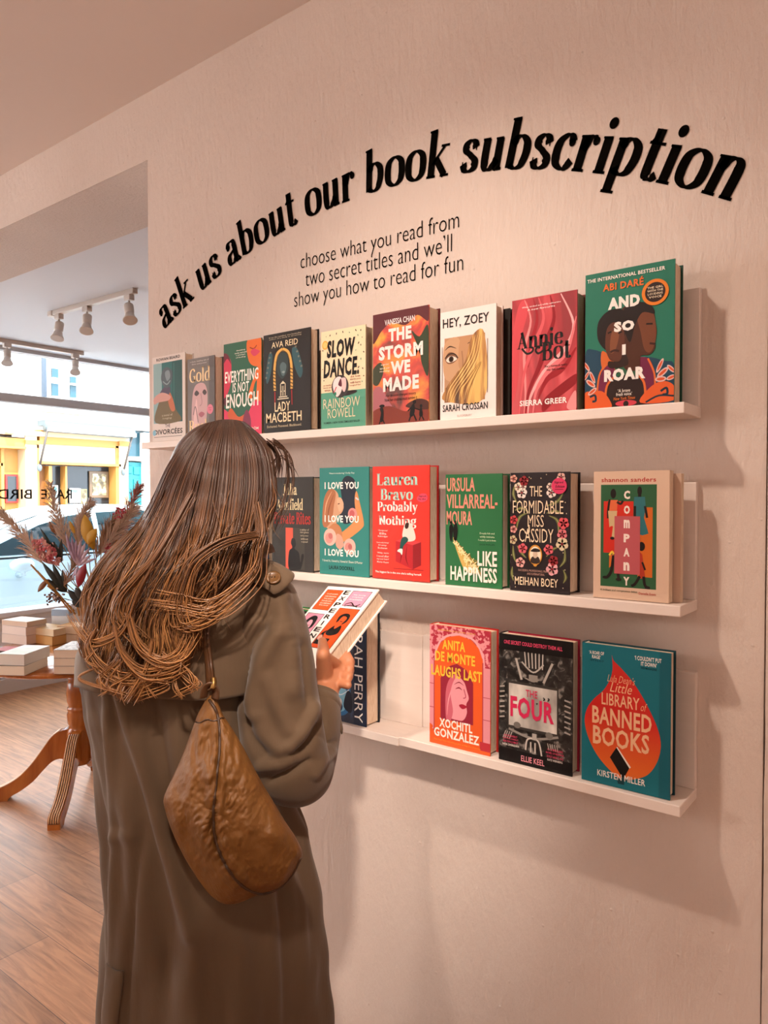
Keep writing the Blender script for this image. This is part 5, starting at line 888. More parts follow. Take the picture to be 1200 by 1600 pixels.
for (a, b_) in (((112, 958), (48, 882)), ((118, 960), (58, 892)), ((116, 955), (74, 915)), ((124, 962), (118, 940)), ((128, 962), (126, 942))):
    m = MB(); m.tube(cr([W(*a, 3.60), W((a[0]+b_[0])/2, (a[1]+b_[1])/2-2, 3.58), W(*b_, 3.56)], 5), .0042, mat('straw', '#a8742c', .6), 6); m.build('reed', t)
t = flower('seed_head', 'speckled brown seed cluster at the bottom left of the bunch', 'dried flower', W(92, 938, 3.6), 'flower heads in the vase')
m = MB(); sd1 = mat('seed_brown', '#5e3f34', .7); sd2 = mat('seed_pale', '#c9b4a4', .7)
for k in range(70): m.ell(W(84+random.gauss(0, 6), 932+random.gauss(0, 4.5), 3.58+random.gauss(0, .02)), (.005, .005, .005), sd1 if k % 3 else sd2, 6, 5)
m.build('seeds', t)
for (u, v, s_, lab) in ((190, 803, 5, 'small pink blossom sprig right of the plumes'), (172, 857, 4.5, 'small hot pink sprig close to the hair')):
    t = flower('blossom_sprig', lab, 'dried flower', W(u, v+6, 3.78), 'flower heads in the vase'); m = MB()
    for k in range(40): m.ell(W(u+random.gauss(0, s_), v+random.gauss(0, s_), 3.76+random.gauss(0, .02)), (.006, .006, .005), mat('hot_pink', '#b8404e', .7), 6, 5)
    m.build('blossoms', t)
# ---------------------------------------------------------------- the woman
def capsule(mb, a, b_, ra, rb, m, n=14):
    a, b_ = V(a), V(b_); d = b_-a; L = d.length; d = d.normalized() if L > 1e-6 else V((0, 0, 1))
    prof = []
    for k in range(6): t = math.pi/2*(1-k/5); prof.append((max(ra*math.cos(t), 1e-4), -ra*math.sin(t)))
    for k in range(6): t = math.pi/2*k/5; prof.append((max(rb*math.cos(t), 1e-4), L+rb*math.sin(t)))
    mb.lathe(prof, m, a, n, axis=d)
def chain(mb, pts, m, n=14):
    for (p, r), (q, s_) in zip(pts, pts[1:]): capsule(mb, p, q, r, s_, m, n)
def remesh(mb, name, voxel, m, smooth=6, parent=None):
    o = mb.build(name, parent)
    r = o.modifiers.new('r', 'REMESH'); r.mode = 'VOXEL'; r.voxel_size = voxel; r.use_smooth_shade = True
    s_ = o.modifiers.new('s', 'SMOOTH'); s_.factor = .5; s_.iterations = smooth
    bpy.context.view_layer.update(); dg = bpy.context.evaluated_depsgraph_get()
    me = bpy.data.meshes.new_from_object(o.evaluated_get(dg)); o.modifiers.clear(); o.data = me
    me.materials.clear(); me.materials.append(m); me.polygons.foreach_set('use_smooth', [True]*len(me.polygons)); return o
skin = add_bump(mat('skin', '#b87a58', .5, spec=.4), 300, .12, .001, vary=.06)
skin.node_tree.nodes['Principled BSDF'].inputs['Subsurface Weight'].default_value = .08
skin.node_tree.nodes['Principled BSDF'].inputs['Subsurface Radius'].default_value = (.01, .004, .002)
coat_m = add_bump(mat('coat_cloth', '#594735', .80, spec=.25, sheen=.15), 40, .18, .004, (2, 2, .6), 5, vary=.03)
coat_m2 = coat_m
thread = mat('seam_thread', '#2a1f16', .8)
PB = W(318, 1500, 1.25); person_loc = V((PB.x, PB.y, 0))
person = thing('person', person_loc, 'woman seen from behind in a khaki trench coat, reading a book held at the shelves', 'person')
def LZ(lat, z, d): p = CAM+AX*d+RX*lat; return V((p.x, p.y, z))
# held book placement: fitted to the photo's edges
TRd = 1.42; TR = W(592, 921, TRd)
bw = V((.985, -.164, .05)).normalized(); bn = V((-.144, -.626, .767)); bn = (bn-bw*bn.dot(bw)).normalized(); bl = bn.cross(bw).normalized()
if bl.z < 0: bl = -bl
HBw, HBh, HBt = .1565, .200, .033
def on_cover(u, v, lift=0):
    q = ray(u, v); k = (TR-CAM).dot(bn)/q.dot(bn); return CAM+q*k+bn*lift
# body
mb = MB(); L0 = -.306
F_ = (AX*math.cos(R_(22))+RX*math.sin(R_(22))).normalized(); S_ = V((F_.y, -F_.x, 0))
for sx in (-1, 1):
    hip = LZ(L0+sx*.07, .90, 1.235); knee = LZ(L0+sx*.08, .48, 1.24); ank = LZ(L0+sx*.08, .09, 1.27)
    chain(mb, [(hip, .074), (knee, .056), (knee-V((0, 0, .1)), .058), (ank, .036)], skin); chain(mb, [(ank-V((0, 0, .035)), .036), (ank+F_*.10-V((0, 0, .06)), .032), (ank+F_*.17-V((0, 0, .068)), .022)], skin)
    chain(mb, [(LZ(L0+sx*.055, .95, 1.235), .088), (LZ(L0+sx*.045, 1.10, 1.237), .085), (LZ(L0+sx*.055, 1.25, 1.24), .095), (LZ(L0+sx*.065, 1.33, 1.245), .08)], skin)
    chain(mb, [(LZ(L0+sx*.03, 1.39, 1.25), .055), (LZ(L0+sx*.11, 1.355, 1.245), .045)], skin)
HC = W(346, 768, 1.285)
chain(mb, [(LZ(L0, 1.36, 1.25), .062), (HC-V((0, 0, .09))-F_*.01, .052), (HC-V((0, 0, .04)), .06)], skin)
rotF = Matrix((S_, F_, V((0, 0, 1)))).transposed()
mb.ell(HC+V((0, 0, .015))-F_*.005, (.076, .094, .098), skin, 28, 20, rotF)
mb.ell(HC-V((0, 0, .052))+F_*.035, (.055, .058, .062), skin, 24, 16, rotF)
capsule(mb, HC-V((0, 0, .098))+F_*.068, HC-V((0, 0, .1))+F_*.072, .018, .017, skin)
chain(mb, [(HC+F_*.089+V((0, 0, .005)), .009), (HC+F_*.102-V((0, 0, .03)), .012)], skin); 
for sx in (-1, 1):
    capsule(mb, HC+F_*.096+S_*sx*.011-V((0, 0, .034)), HC+F_*.09+S_*sx*.012-V((0, 0, .034)), .007, .008, skin)
    mb.ell(HC+S_*sx*.078-V((0, 0, .012))-F_*.004, (.009, .018, .03), skin, 14, 10, rotF)
    chain(mb, [(HC+F_*.086+S_*sx*.018+V((0, 0, .02)), .008), (HC+F_*.072+S_*sx*.046+V((0, 0, .022)), .008)], skin)
    capsule(mb, HC+F_*.062+S_*sx*.04-V((0, 0, .028)), HC+F_*.058+S_*sx*.042-V((0, 0, .04)), .022, .02, skin)
capsule(mb, HC+F_*.088-V((0, 0, .064))-S_*.017, HC+F_*.088-V((0, 0, .064))+S_*.017, .007, .007, skin)
capsule(mb, HC+F_*.086-V((0, 0, .075))-S_*.013, HC+F_*.086-V((0, 0, .075))+S_*.013, .008, .008, skin)
# right arm and hand
RS, RE, RW = LZ(-.212, 1.352, 1.225), W(462, 1190, 1.20), W(508, 1086, 1.315)
chain(mb, [(RS, .040), (RE, .036), (RE.lerp(RW, .35), .038), (RW, .025)], skin)
PMC = W(522, 1057, 1.338)
kn = [W(541, 1023, 1.368), W(547, 1035, 1.364), W(546.5, 1047.5, 1.357), W(540, 1059, 1.346)]
for k, (q, r) in enumerate(zip(kn, (.0092, .0096, .0090, .0080))):
    chain(mb, [(RW.lerp(PMC, .15), .021), (PMC.lerp(q, .25), .0150), (PMC.lerp(q, .70), .0102), (q, r)], skin, 12)
behind = -bn*(HBt+.010)
for k, (q, r) in enumerate(zip(kn, (.0085, .0088, .0083, .0074))):
    a = on_cover(528-1.5*k, 1008+12.5*k)+behind; b_ = on_cover(508-2*k, 1003+13*k)+behind; c = on_cover(495-2*k, 1001+13*k)+behind
    chain(mb, [(q, r*1.02), (a, r), (b_, r*.92), (c, r*.8)], skin, 12)
tb = W(508, 1060, 1.33); t1 = on_cover(514.5, 1037, .022); t2 = on_cover(511, 1020, .0125); t3 = on_cover(507.5, 1006, .0085)
chain(mb, [(RW.lerp(PMC, .25), .019), (tb, .0165), (t1, .0122), (t2, .0108), (t3, .0082)], skin, 14)
capsule(mb, t1, W(527, 1040, 1.348), .010, .011, skin)
# left arm: bent forward, hand under the lower left of the book
LS, LE, LW = LZ(-.435, 1.355, 1.25), LZ(-.445, 1.115, 1.33), on_cover(434, 1080)-bn*.045
chain(mb, [(LS, .040), (LE, .036), (LE.lerp(LW, .35), .038), (LW, .025)], skin)
pl = on_cover(449, 1040)-bn*(HBt+.022)
for k in range(4):
    q = on_cover(455+5*k, 1022+7*k)-bn*(HBt+.016); chain(mb, [(LW, .02), (pl, .018), (q, .011), (on_cover(468+5*k, 1010+7*k)-bn*(HBt+.0105), .009), (on_cover(480+4*k, 1004+7*k)-bn*(HBt+.010), .008)], skin, 12)
chain(mb, [(LW, .018), (on_cover(438, 1046, .012), .012), (on_cover(446, 1030, .009), .009)], skin, 12)
remesh(mb, 'body', .0025, skin, 3, person)
# nails and eyes
m = MB(); nl = mat('nail', '#d8a08c', .3); nn_ = on_cover(506.8, 1004.5, .0155); m.ell(nn_, (.0052, .0065, .0018), nl, 14, 8, Matrix((bw, bl, bn)).transposed()); m.build('thumb_nail', person)
for sx in (-1, 1):
    m = MB(); m.ell(HC+F_*.0705+S_*sx*.031+V((0, 0, .004)), (.0115, .0115, .0115), mat('eye_white', '#e8e0d8', .2), 14, 10); m.ell(HC+F_*.0785+S_*sx*.031+V((0, 0, .004)), (.005, .005, .005), mat('iris', '#2c1a10', .2), 10, 8); m.build('eye', person)
m = MB(); m.ell(HC+F_*.0935-V((0, 0, .0645)), (.02, .006, .005), mat('lips', '#a8564c', .4), 16, 8, rotF); m.ell(HC+F_*.0925-V((0, 0, .0735)), (.017, .007, .006), mat('lips', '#a8564c', .4), 16, 8, rotF); m.build('lips', person)
for sx in (-1, 1):
    ank = LZ(L0+sx*.08, .09, 1.27); m = MB(); bm_ = mat('boot_leather', '#1d1714', .4)
    chain(m, [(LZ(L0+sx*.08, .30, 1.255), .056), (ank, .047)], bm_); chain(m, [(ank-V((0, 0, .03)), .047), (ank+F_*.10-V((0, 0, .05)), .040), (ank+F_*.18-V((0, 0, .058)), .032)], bm_)
    o = remesh(m, 'boot', .006, bm_, 4, person)
# ---- coat
CT = [(862, 308, 404, 0.062, 0.95), (880, 282, 410, 0.08, 0.9), (896, 238, 424, 0.1, 0.85), (915, 196, 434, 0.112, 0.8), (940, 171, 440, 0.122, 0.8), (980, 152, 442, 0.132, 0.85), (1020, 140, 433, 0.136, 0.9), (1060, 140, 427, 0.136, 1), (1100, 145, 423, 0.136, 1), (1150, 156, 427, 0.138, 1), (1200, 163, 435, 0.14, 1), (1250, 168, 457, 0.142, 1), (1300, 172, 475, 0.145, 1), (1400, 173, 491, 0.155, 1), (1500, 171, 501, 0.168, 1), (1600, 169, 509, 0.18, 1), (1800, 164, 521, 0.2, 1), (1975, 159, 531, 0.215, 1)]
RIDGE = [([(188, 1070), (212, 1150), (238, 1240), (268, 1340), (304, 1436)], .016, 9), ([(166, 1075), (171, 1200), (177, 1340), (170, 1480), (176, 1600)], .010, 8), ([(446, 1250), (470, 1340), (486, 1430), (500, 1560)], .010, 10), ([(428, 1380), (436, 1480), (442, 1600), (446, 1900)], -.008, 8), ([(236, 1090), (262, 1200), (286, 1290)], -.012, 14), ([(330, 1420), (300, 1500), (285, 1600), (280, 1900)], .010, 16), ([(380, 1420), (384, 1500), (392, 1600), (400, 1900)], .008, 18), ([(222, 1300), (214, 1400), (206, 1500), (204, 1600)], -.008, 6), ([(156, 1330), (190, 1310), (214, 1300)], .004, 5), ([(232, 1440), (250, 1400), (240, 1330)], .006, 10)]
RIDGE = [(cr([(600+(x-600)*.893, 775+(y-775)*.893, 0) for x, y in p], 6), a, w) for p, a, w in RIDGE]
def coat_pt(th, v, off=0, folds=True):
    uL, uR, b_, sh = lerp_tab(CT, v); c = W((uL+uR)/2, v, 1.25); a = (uR-uL)/2/FPX*1.25
    ct, st = math.cos(th), math.sin(th); e = sh
    x = math.copysign(abs(ct)**e, ct)*a; y = math.copysign(abs(st)**e, st)*b_
    dsp = off
    if folds:
        k = min(1, max(0, (v-1075)/160)); k2 = min(1, max(0, (v-1075)/500))
        dsp += k*(.0045*math.sin(9*th+1.1+.9*math.sin(v/150))+.003*math.sin(17*th+v/110))+k2*.008*math.sin(6*th+.6+.4*math.sin(v/220))
        q = V((th*3.2, v*.006, 4.0)); dsp += .006*noise.noise(q)+.003*noise.noise(q*2.7)
        if st > 0:
            u = (uL+uR)/2+(uR-uL)/2*math.copysign(abs(ct)**e, ct)
            for P_, am, w in RIDGE:
                if P_[0].y-30 > v or P_[-1].y+30 < v: continue
                dm = 1e9
                for p, p2 in zip(P_, P_[1:]):
                    if (p.x-u > 60 and p2.x-u > 60) or (u-p.x > 60 and u-p2.x > 60) or (p.y-v > 80 and p2.y-v > 80) or (v-p.y > 80 and v-p2.y > 80): continue
                    ex, ey = p2.x-p.x, (p2.y-p.y)*.55; wx, wy = u-p.x, (v-p.y)*.55; t_ = max(0, min(1, (wx*ex+wy*ey)/(ex*ex+ey*ey+1e-9)))
                    dm = min(dm, (wx-ex*t_)**2+(wy-ey*t_)**2)
                if dm < 9*w*w: dsp += am*math.exp(-dm/(w*w))*min(1, st*2.5)
    r = math.hypot(x/a if a else 0, y/b_ if b_ else 0)
    nx, ny = ct/a, st/b_; q = math.hypot(nx, ny); nx /= q; ny /= q
    return c+RX*(x+nx*dsp)-AX*(y+ny*dsp)
def surf(mb, f, nu, nv, m, closed=True, thick=None):
    vs = [f(i/(nu if closed else nu-1), j/(nv-1)) for j in range(nv) for i in range(nu)]
    fs = [(j*nu+i, j*nu+(i+1) % nu, (j+1)*nu+(i+1) % nu, (j+1)*nu+i) for j in range(nv-1) for i in range(nu if closed else nu-1)]
    mb.add(vs, [q[::-1] for q in fs], m, True)
def solid(o, t, off=-1):
    s_ = o.modifiers.new('thickness', 'SOLIDIFY'); s_.thickness = t; s_.offset = off; return o
m = MB(); surf(m, lambda i, j: coat_pt(i*2*math.pi, 862+(1975-862)*j), 230, 210, coat_m); coat_mb = m; coat = solid(m.build('trench_coat', person), .003)
# collar
m = MB()
def collar(i, j):
    th = i*2*math.pi; r_ = .058+.012*j; return LZ(L0+.02, 0, 1.25)*0+W(356, 868, 1.255)+RX*math.cos(th)*r_*1.1-AX*math.sin(th)*r_+V((0, 0, -.01+.045*(1-(1-j)**2)-.03*j*j*(j > .5)))
surf(m, collar, 40, 8, coat_m); solid(m.build('collar', coat), .003)
# storm flap over the shoulders
def flap(i, j):
    th = R_(42)+(R_(196)-R_(42))*i; ve = 775+(1094-16*i+3*math.sin(i*9)-775)*(.885+.10*max(0, i-.6)/.4); v = 905+(ve-905)*j
    return coat_pt(th, v, .005+.013*j**2+.006*j*math.sin(i*13+1)+(.004*j*max(0, i-.7)/.3), False)
m = MB(); surf(m, flap, 70, 34, coat_m, False); fl_o = solid(m.build('storm_flap', coat), .003)
m = MB()
for off in (.965, .985):
    pts = [flap(k/59, off)+(flap(k/59, off)-LZ(L0, flap(k/59, off).z, 1.25)).normalized()*.0022 for k in range(60)]; m.tube(pts, .0008, thread, 5)
m.tube([flap(.0, k/20)+(flap(0, k/20)-LZ(L0, flap(0, k/20).z, 1.25)).normalized()*.0015 for k in range(21)], .0012, thread, 5)
m.build('stitching', fl_o)
# back vent, lower left
def vent(i, j):
    v = 1434+(1975-1434)*j; uL, uR = lerp_tab(CT, v)[:2]; u1 = 244-5*j; u = 196+(u1-196)*i
    ct = max(-1, min(1, (u-(uL+uR)/2)/((uR-uL)/2))); return coat_pt(math.acos(ct), v, .001+.009*i+.003*math.sin(j*7)*i)
m = MB(); surf(m, vent, 16, 40, coat_m, False); solid(m.build('vent_flap', coat), .003)
# sleeves
SRIDGE = [([(414, 982), (392, 1002), (381, 1046), (377, 1092)], -.013, 9), ([(430, 992), (408, 1034), (396, 1076), (392, 1110)], .012, 13), ([(440, 950), (453, 1018), (457, 1078)], .008, 13), ([(461, 1177), (482, 1160), (497, 1132)], -.012, 7), ([(452, 1168), (474, 1139), (489, 1106)], .011, 9), ([(424, 1218), (454, 1206), (484, 1188)], -.008, 6), ([(410, 1196), (440, 1194), (460, 1182)], .009, 7), ([(384, 1108), (394, 1146), (414, 1178)], -.009, 8), ([(404, 1120), (416, 1150), (436, 1172)], .007, 9), ([(420, 1060), (432, 1100), (452, 1140)], .006, 10), ([(470, 1010), (474, 1060), (480, 1104)], -.006, 7), ([(398, 930), (424, 940), (446, 934)], .005, 7), ([(396, 958), (410, 966), (424, 962)], -.005, 6), ([(500, 1150), (514, 1160), (524, 1158)], -.006, 5), ([(490, 1210), (505, 1190), (520, 1176)], .006, 6)]
SRIDGE = [(cr([(x, y, 0) for x, y in p], 6), a, w) for p, a, w in SRIDGE]
def px_fold(q, d):
    if d.dot(AX) > -.1: return 0
    u, v, _ = PX(q); s_ = 0
    for P_, am, w in SRIDGE:
        dm = min((p.x-u)**2+(p.y-v)**2 for p in P_)
        if dm < 9*w*w: s_ += am*math.exp(-dm/(w*w))
    return s_*min(1, -d.dot(AX)*2)
def tube_surf(path, rad, mb, mt, n=56, k=10, wr=None, seed=0):
    P_ = cr(path, k); R = [p.x for p in cr([(r, 0, 0) for r in rad], k)]; N = len(P_)
    vs = []; nn = None
    for i, p in enumerate(P_):
        t = (P_[min(i+1, N-1)]-P_[max(i-1, 0)]).normalized()
        nn = (-AX-t*(-AX).dot(t)) if nn is None else nn-t*nn.dot(t); nn.normalize(); bb = t.cross(nn)
        for j in range(n):
            a = 2*math.pi*j/n; d = nn*math.cos(a)+bb*math.sin(a); q = p+d*R[i]; dsp = 0
            if wr:
                s_ = i/(N-1); dsp = .006*noise.noise(q*14+V((seed, 0, 0)))+.004*noise.noise(V((q.x*18, q.y*18, q.z*30+seed)))
                for s0, a0, am, ws, wa, tw in wr:
                    da = (a-a0-tw*(s_-s0)+math.pi) % (2*math.pi)-math.pi
                    dsp += am*math.exp(-((s_-s0)/ws)**2-(da/wa)**2)
                if seed < 5: dsp = dsp*.35+px_fold(q, d)
            vs.append(q+d*dsp)
    fs = [(i*n+j, (i+1)*n+j, (i+1)*n+(j+1) % n, i*n+(j+1) % n) for i in range(N-1) for j in range(n)]
    mb.add(vs, fs+[list(range(n))], mt, True); return P_, R
m = MB()
rs_path = [W(396, 905, 1.215), W(412, 935, 1.20), W(422, 985, 1.185), W(430, 1050, 1.175), W(438, 1120, 1.17), W(446, 1172, 1.172), W(458, 1200, 1.188), W(474, 1182, 1.225), W(486, 1142, 1.262), W(492, 1108, 1.29), W(497, 1084, 1.308)]
rs_rad = [.030, .048, .058, .060, .063, .063, .060, .053, .048, .042, .034]
tube_surf(rs_path, rs_rad, m, coat_m2, 110, 16, [(.16, -.55, .016, .10, .30, 5), (.20, -.15, -.018, .14, .26, 5), (.24, .35, .012, .14, .28, 4), (.36, .1, -.010, .14, .30, -3), (.44, .55, .012, .10, .35, 4), (.50, -.3, -.012, .06, .6, 8), (.55, .3, .012, .035, .9, 6), (.60, .5, -.012, .03, .8, -5), (.66, .2, .010, .03, .8, 6), (.74, .9, .009, .04, .6, 6), (.82, .4, -.008, .03, .7, 4), (.88, .2, .006, .03, .8, 4), (.05, -.2, .008, .05, .8, 3)], 3.3)
sleeve_mb = m; sl = solid(m.build('sleeve', coat), .003)
from mathutils.bvhtree import BVHTree
def on_mesh(tree, u, v, lift=.0006):
    q = ray(u, v).normalized(); h = tree.ray_cast(CAM, q); return (h[0]-q*lift) if h[0] else None
def seam(tree, pts, r, name, parent, m_=None, n=8):
    P_ = [on_mesh(tree, p.x, p.y) for p in cr([(x, y, 0) for x, y in pts], n)]; P_ = [p for p in P_ if p]
    if len(P_) > 2: mm = MB(); mm.tube(P_, r, m_ or thread, 6); mm.build(name, parent)
stree = BVHTree.FromPolygons([p[:] for p in sleeve_mb.v], sleeve_mb.f)
seam(stree, [(450, 926), (464, 972), (472, 1040), (478, 1092), (494, 1130), (512, 1158)], .0011, 'seam', sl)
ctree = BVHTree.FromPolygons([p[:] for p in coat_mb.v], coat_mb.f)
seam(ctree, [(212, 1096), (208, 1200), (206, 1330), (203, 1508)], .0010, 'seam', coat)
seam(ctree, [(452, 1290), (458, 1400), (462, 1500), (464, 1640)], .0009, 'seam', coat)
m = MB(); sp = cr([W(446, 915, 1.17), W(462, 975, 1.135), W(474, 1040, 1.125), W(484, 1100, 1.135)], 8); 
m = MB(); cs = W(496.5, 1088, 1.306); dW = (W(497, 1084, 1.308)-W(492, 1108, 1.29)).normalized()
m.tube([cs-dW*.024, cs-dW*.004], .0405, coat_m2, 28, cap=False); solid(m.build('cuff_strap', sl), .004, 1)
m = MB(); tail = [W(522, 1098, 1.285), W(529, 1118, 1.28), W(533, 1136, 1.275), W(534, 1147, 1.273)]; m.tube(cr(tail, 4), [.012]*10+[.009, .007, .003], coat_m2, 8, flat=.25, up=RX); m.build('strap_end', sl)
m = MB(); ls_path = [W(214, 915, 1.235), W(196, 945, 1.245), W(184, 1000, 1.26), W(180, 1070, 1.28), LZ(-.448, 1.15, 1.315), LZ(-.444, 1.10, 1.345), LE.lerp(LW, .3)+V((0, 0, -.01)), LE.lerp(LW, .6), LE.lerp(LW, .86)]
tube_surf(ls_path, [.028, .042, .047, .049, .052, .056, .052, .046, .036], m, coat_m2, 48, 8, [(.3, .4, .01, .1, .4, 4)], 9.1); solid(m.build('sleeve', coat), .003)
# epaulette and button
m = MB(); ep = cr([W(378, 886, 1.185), W(400, 889, 1.168), W(424, 899, 1.152), W(441, 910, 1.146), W(448, 917, 1.146)], 6)
m.tube(ep, [.026]*(len(ep)-7)+[.026, .026, .025, .023, .020, .015, .006], coat_m2, 10, flat=.13, up=(-AX*.75+V((0, 0, .8)))); eo = m.build('epaulette', coat)
bc = W(427.5, 903.5, 1.143); m = MB(); bax = (-AX*.8+V((0, 0, .62))); m.lathe([(.0005, .0), (.0105, .0), (.0115, .0015), (.0115, .003), (.010, .0042), (.008, .0034), (.0005, .0034)], mat('horn_button', '#6b4a28', .3), bc, 22, axis=bax)
for sx in (-1, 1): m.ell(bc+bax.normalized()*.0036+RX*sx*.0022, (.0011, .0011, .0011), thread, 8, 6)
m.build('button', eo)
# ---- held book
tfb = Matrix((bw, -bn, bl)).transposed().to_4x4(); org = TR-bw*HBw-bl*HBh; tfb = Matrix.Translation(org) @ tfb
hb = thing('book', org+bw*HBw/2+bl*HBh/2, 'white hardback with orange and pink picture squares held open to view in the woman’s hand', 'book')
sq = lambda x0, y0, x1, y1, c: [('R', x0-.01, y0-.006, x1+.01, y1+.006, K), ('R', x0, y0, x1, y1, c)]
letters = [('T', ch, .472-(.012 if ch == 'I' else .057), .955-.083*i-.056, .472+(.012 if ch == 'I' else .057), .955-.083*i, K, .02) for i, ch in enumerate('EXPERIEN')]
book_geo(hb, tfb, HBw, HBh, HBt, '#f2e9e0', sq(.05, .68, .37, .95, '#d8501e')+sq(.05, .33, .37, .62, '#d68fa6')+sq(.57, .76, .92, .955, '#d68fa6')+sq(.57, .22, .94, .72, '#d8501e')+[
    ('L', .10, .72, .33, .91, '#f2dccb', ['an unforgettable', 'comic debut about', 'love and art', 'from the author', 'of a celebrated', 'first story']), ('L', .62, .83, .86, .92, '#f6e6e6', ['wry, moving', 'completely', 'irresistible']), ('S', [(.60, .77), (.7, .80), (.8, .76), (.88, .79)], .016, K), ('S', [(.62, .75), (.74, .77), (.86, .75)], .012, K),
    ('B', [(.13, .40), (.12, .52), (.2, .59), (.3, .57), (.33, .46), (.28, .42), (.26, .52), (.19, .53), (.18, .42)], K), ('B', [(.18, .44), (.19, .53), (.26, .52), (.28, .44), (.23, .40)], '#e3a9b8'), ('S', [(.2, .47), (.23, .46), (.26, .47)], .012, '#a02a40'), ('B', [(.06, .34), (.12, .39), (.2, .38), (.3, .35)], K),
    ('B', [(.70, .54), (.68, .62), (.76, .66), (.86, .64), (.88, .56), (.82, .52), (.84, .60), (.76, .62), (.73, .56)], K), ('B', [(.73, .56), (.75, .62), (.83, .61), (.83, .55), (.78, .52)], '#d8501e'), ('S', [(.76, .56), (.79, .555), (.81, .56)], .012, K), ('B', [(.66, .42), (.72, .50), (.76, .46), (.84, .51), (.88, .42), (.80, .38), (.70, .38)], K), ('P', [(.58, .26), (.62, .26), (.66, .44), (.60, .40)], K), ('P', [(.60, .26), (.74, .26), (.64, .40)], K), ('R', .72, .27, .82, .34, K),
    ('R', .05, .03, .37, .27, '#f2e9e0'), ('T', 'ES', .415, .03, .56, .09, '#c23a24', .02)]+letters, spine='#efe4da', back='#efe6de')
# ---- shoulder bag
bag_m = mat('bag_nylon', '#6c4720', .50, spec=.3); add_bump(bag_m, 70, .5, .004, (1.5, 1.5, .6), 4, vary=.03, rough_n=.55)
bag = thing('shoulder_bag', W(365, 1405, 1.05), 'crumpled brown nylon shoulder bag hanging down the back of the coat', 'bag')
OUT = [(326, 1088), (311, 1112), (303, 1132), (292, 1162), (280, 1192), (266, 1222), (256, 1246), (257, 1262), (266, 1292), (282, 1328), (304, 1366), (326, 1396), (346, 1411), (366, 1413), (386, 1406), (410, 1396), (436, 1387), (456, 1368), (470, 1344), (472, 1330), (462, 1308), (446, 1284), (428, 1254), (410, 1224), (394, 1194), (377, 1162), (360, 1134), (348, 1116), (337, 1090)]
OUTC = [(p.x, p.y) for p in cr([(x, y, 0) for x, y in OUT], 5, True)]
PIPE = [(327, 1094), (338, 1112), (343, 1140), (343, 1175), (339, 1210), (335, 1250), (334, 1290), (340, 1322), (352, 1350), (370, 1376), (392, 1392), (414, 1396), (438, 1386), (456, 1367), (470, 1340)]
PIPEC = cr([(x, y, 0) for x, y in PIPE], 8)
BCU, BCV = 350, 1275
def out_r(a):
    dx, dy = math.cos(a), math.sin(a); best = 0
    for (x0, y0), (x1, y1) in zip(OUTC, OUTC[1:]+OUTC[:1]):
        ex, ey = x1-x0, y1-y0; den = dx*ey-dy*ex
        if abs(den) < 1e-9: continue
        t = ((x0-BCU)*ey-(y0-BCV)*ex)/den; s_ = ((x0-BCU)*dy-(y0-BCV)*dx)/den
        if -1e-6 <= s_ <= 1+1e-6 and t > best: best = t
    return best
def pipe_side(u, v):
    k = min(range(len(PIPEC)), key=lambda i: (PIPEC[i].x-u)**2+(PIPEC[i].y-v)**2); p = PIPEC[k]; t = PIPEC[min(k+1, len(PIPEC)-1)]-PIPEC[max(k-1, 0)]
    d = math.hypot(p.x-u, p.y-v); return d if t.x*(v-p.y)-t.y*(u-p.x) < 0 else -d
def bag_d(u, v, back=False):
    a = math.atan2(v-BCV, u-BCU); rho = min(1, math.hypot(u-BCU, v-BCV)/out_r(a)); h = math.sqrt(max(0, 1-rho**2.4)); tk = .35+.65*min(1, max(0, (v-1088)/130))
    if back: return 1.062+.018*h*tk
    s_ = pipe_side(u, v); d = 1.058-.062*h*tk
    d += (.020*min(1, max(0, -s_/70))+.030*min(1, max(0, -s_/45))*min(1, max(0, (v-1290)/90)))*h+.004*math.exp(-(s_/5)**2)*h-.004*math.exp(-((s_-9)/6)**2)*h-.004*math.exp(-((s_+9)/6)**2)*h
    q = V((u*.035, v*.02, 1.7)); w_ = .35+.65*math.exp(-(s_/42)**2); d += h**.5*(.008*noise.noise(q)+w_*(.007*(.45-abs(noise.noise(V((u*.022+v*.03, v*.012-u*.05, 8.1)))))+.004*(.4-abs(noise.noise(V((u*.09+v*.09, v*.03-u*.07, 3.3)))))+.0022*noise.noise(V((u*.16+v*.12, v*.09-u*.1, 5.3)))))
    if s_ < 0: d += .006*math.sin((u-.25*v)*.16)*h*math.exp(-((v-1290)/130)**2)*.7
    d += .003*math.sin((u-326)*.5)*math.exp(-((v-1150)/45)**2)*h
    return d
m = MB(); NA, NR = 260, 70; an = [2*math.pi*k/NA for k in range(NA)]; ro = [out_r(a) for a in an]
def bagsurf(back):
    vs = [W(BCU, BCV, bag_d(BCU, BCV, back))]
    for j in range(1, NR+1):
        rr_ = math.sin(math.pi/2*j/NR)
        for a, r in zip(an, ro): u, v = BCU+math.cos(a)*r*rr_, BCV+math.sin(a)*r*rr_; vs.append(W(u, v, bag_d(u, v, back)))
    fs = [(0, 1+i, 1+(i+1) % NA) for i in range(NA)]+[(1+(j-1)*NA+i, 1+j*NA+i, 1+j*NA+(i+1) % NA, 1+(j-1)*NA+(i+1) % NA) for j in range(1, NR) for i in range(NA)]
    m.add(vs, fs if back else [f[::-1] for f in fs], bag_m, True)
bagsurf(False); bagsurf(True); m.build('bag_body', bag)
m = MB(); m.tube([W(p.x, p.y, bag_d(p.x, p.y)-.0006) for p in PIPEC], .0022, mat('piping_dark', '#3a2412', .5), 7); m.build('piping', bag)
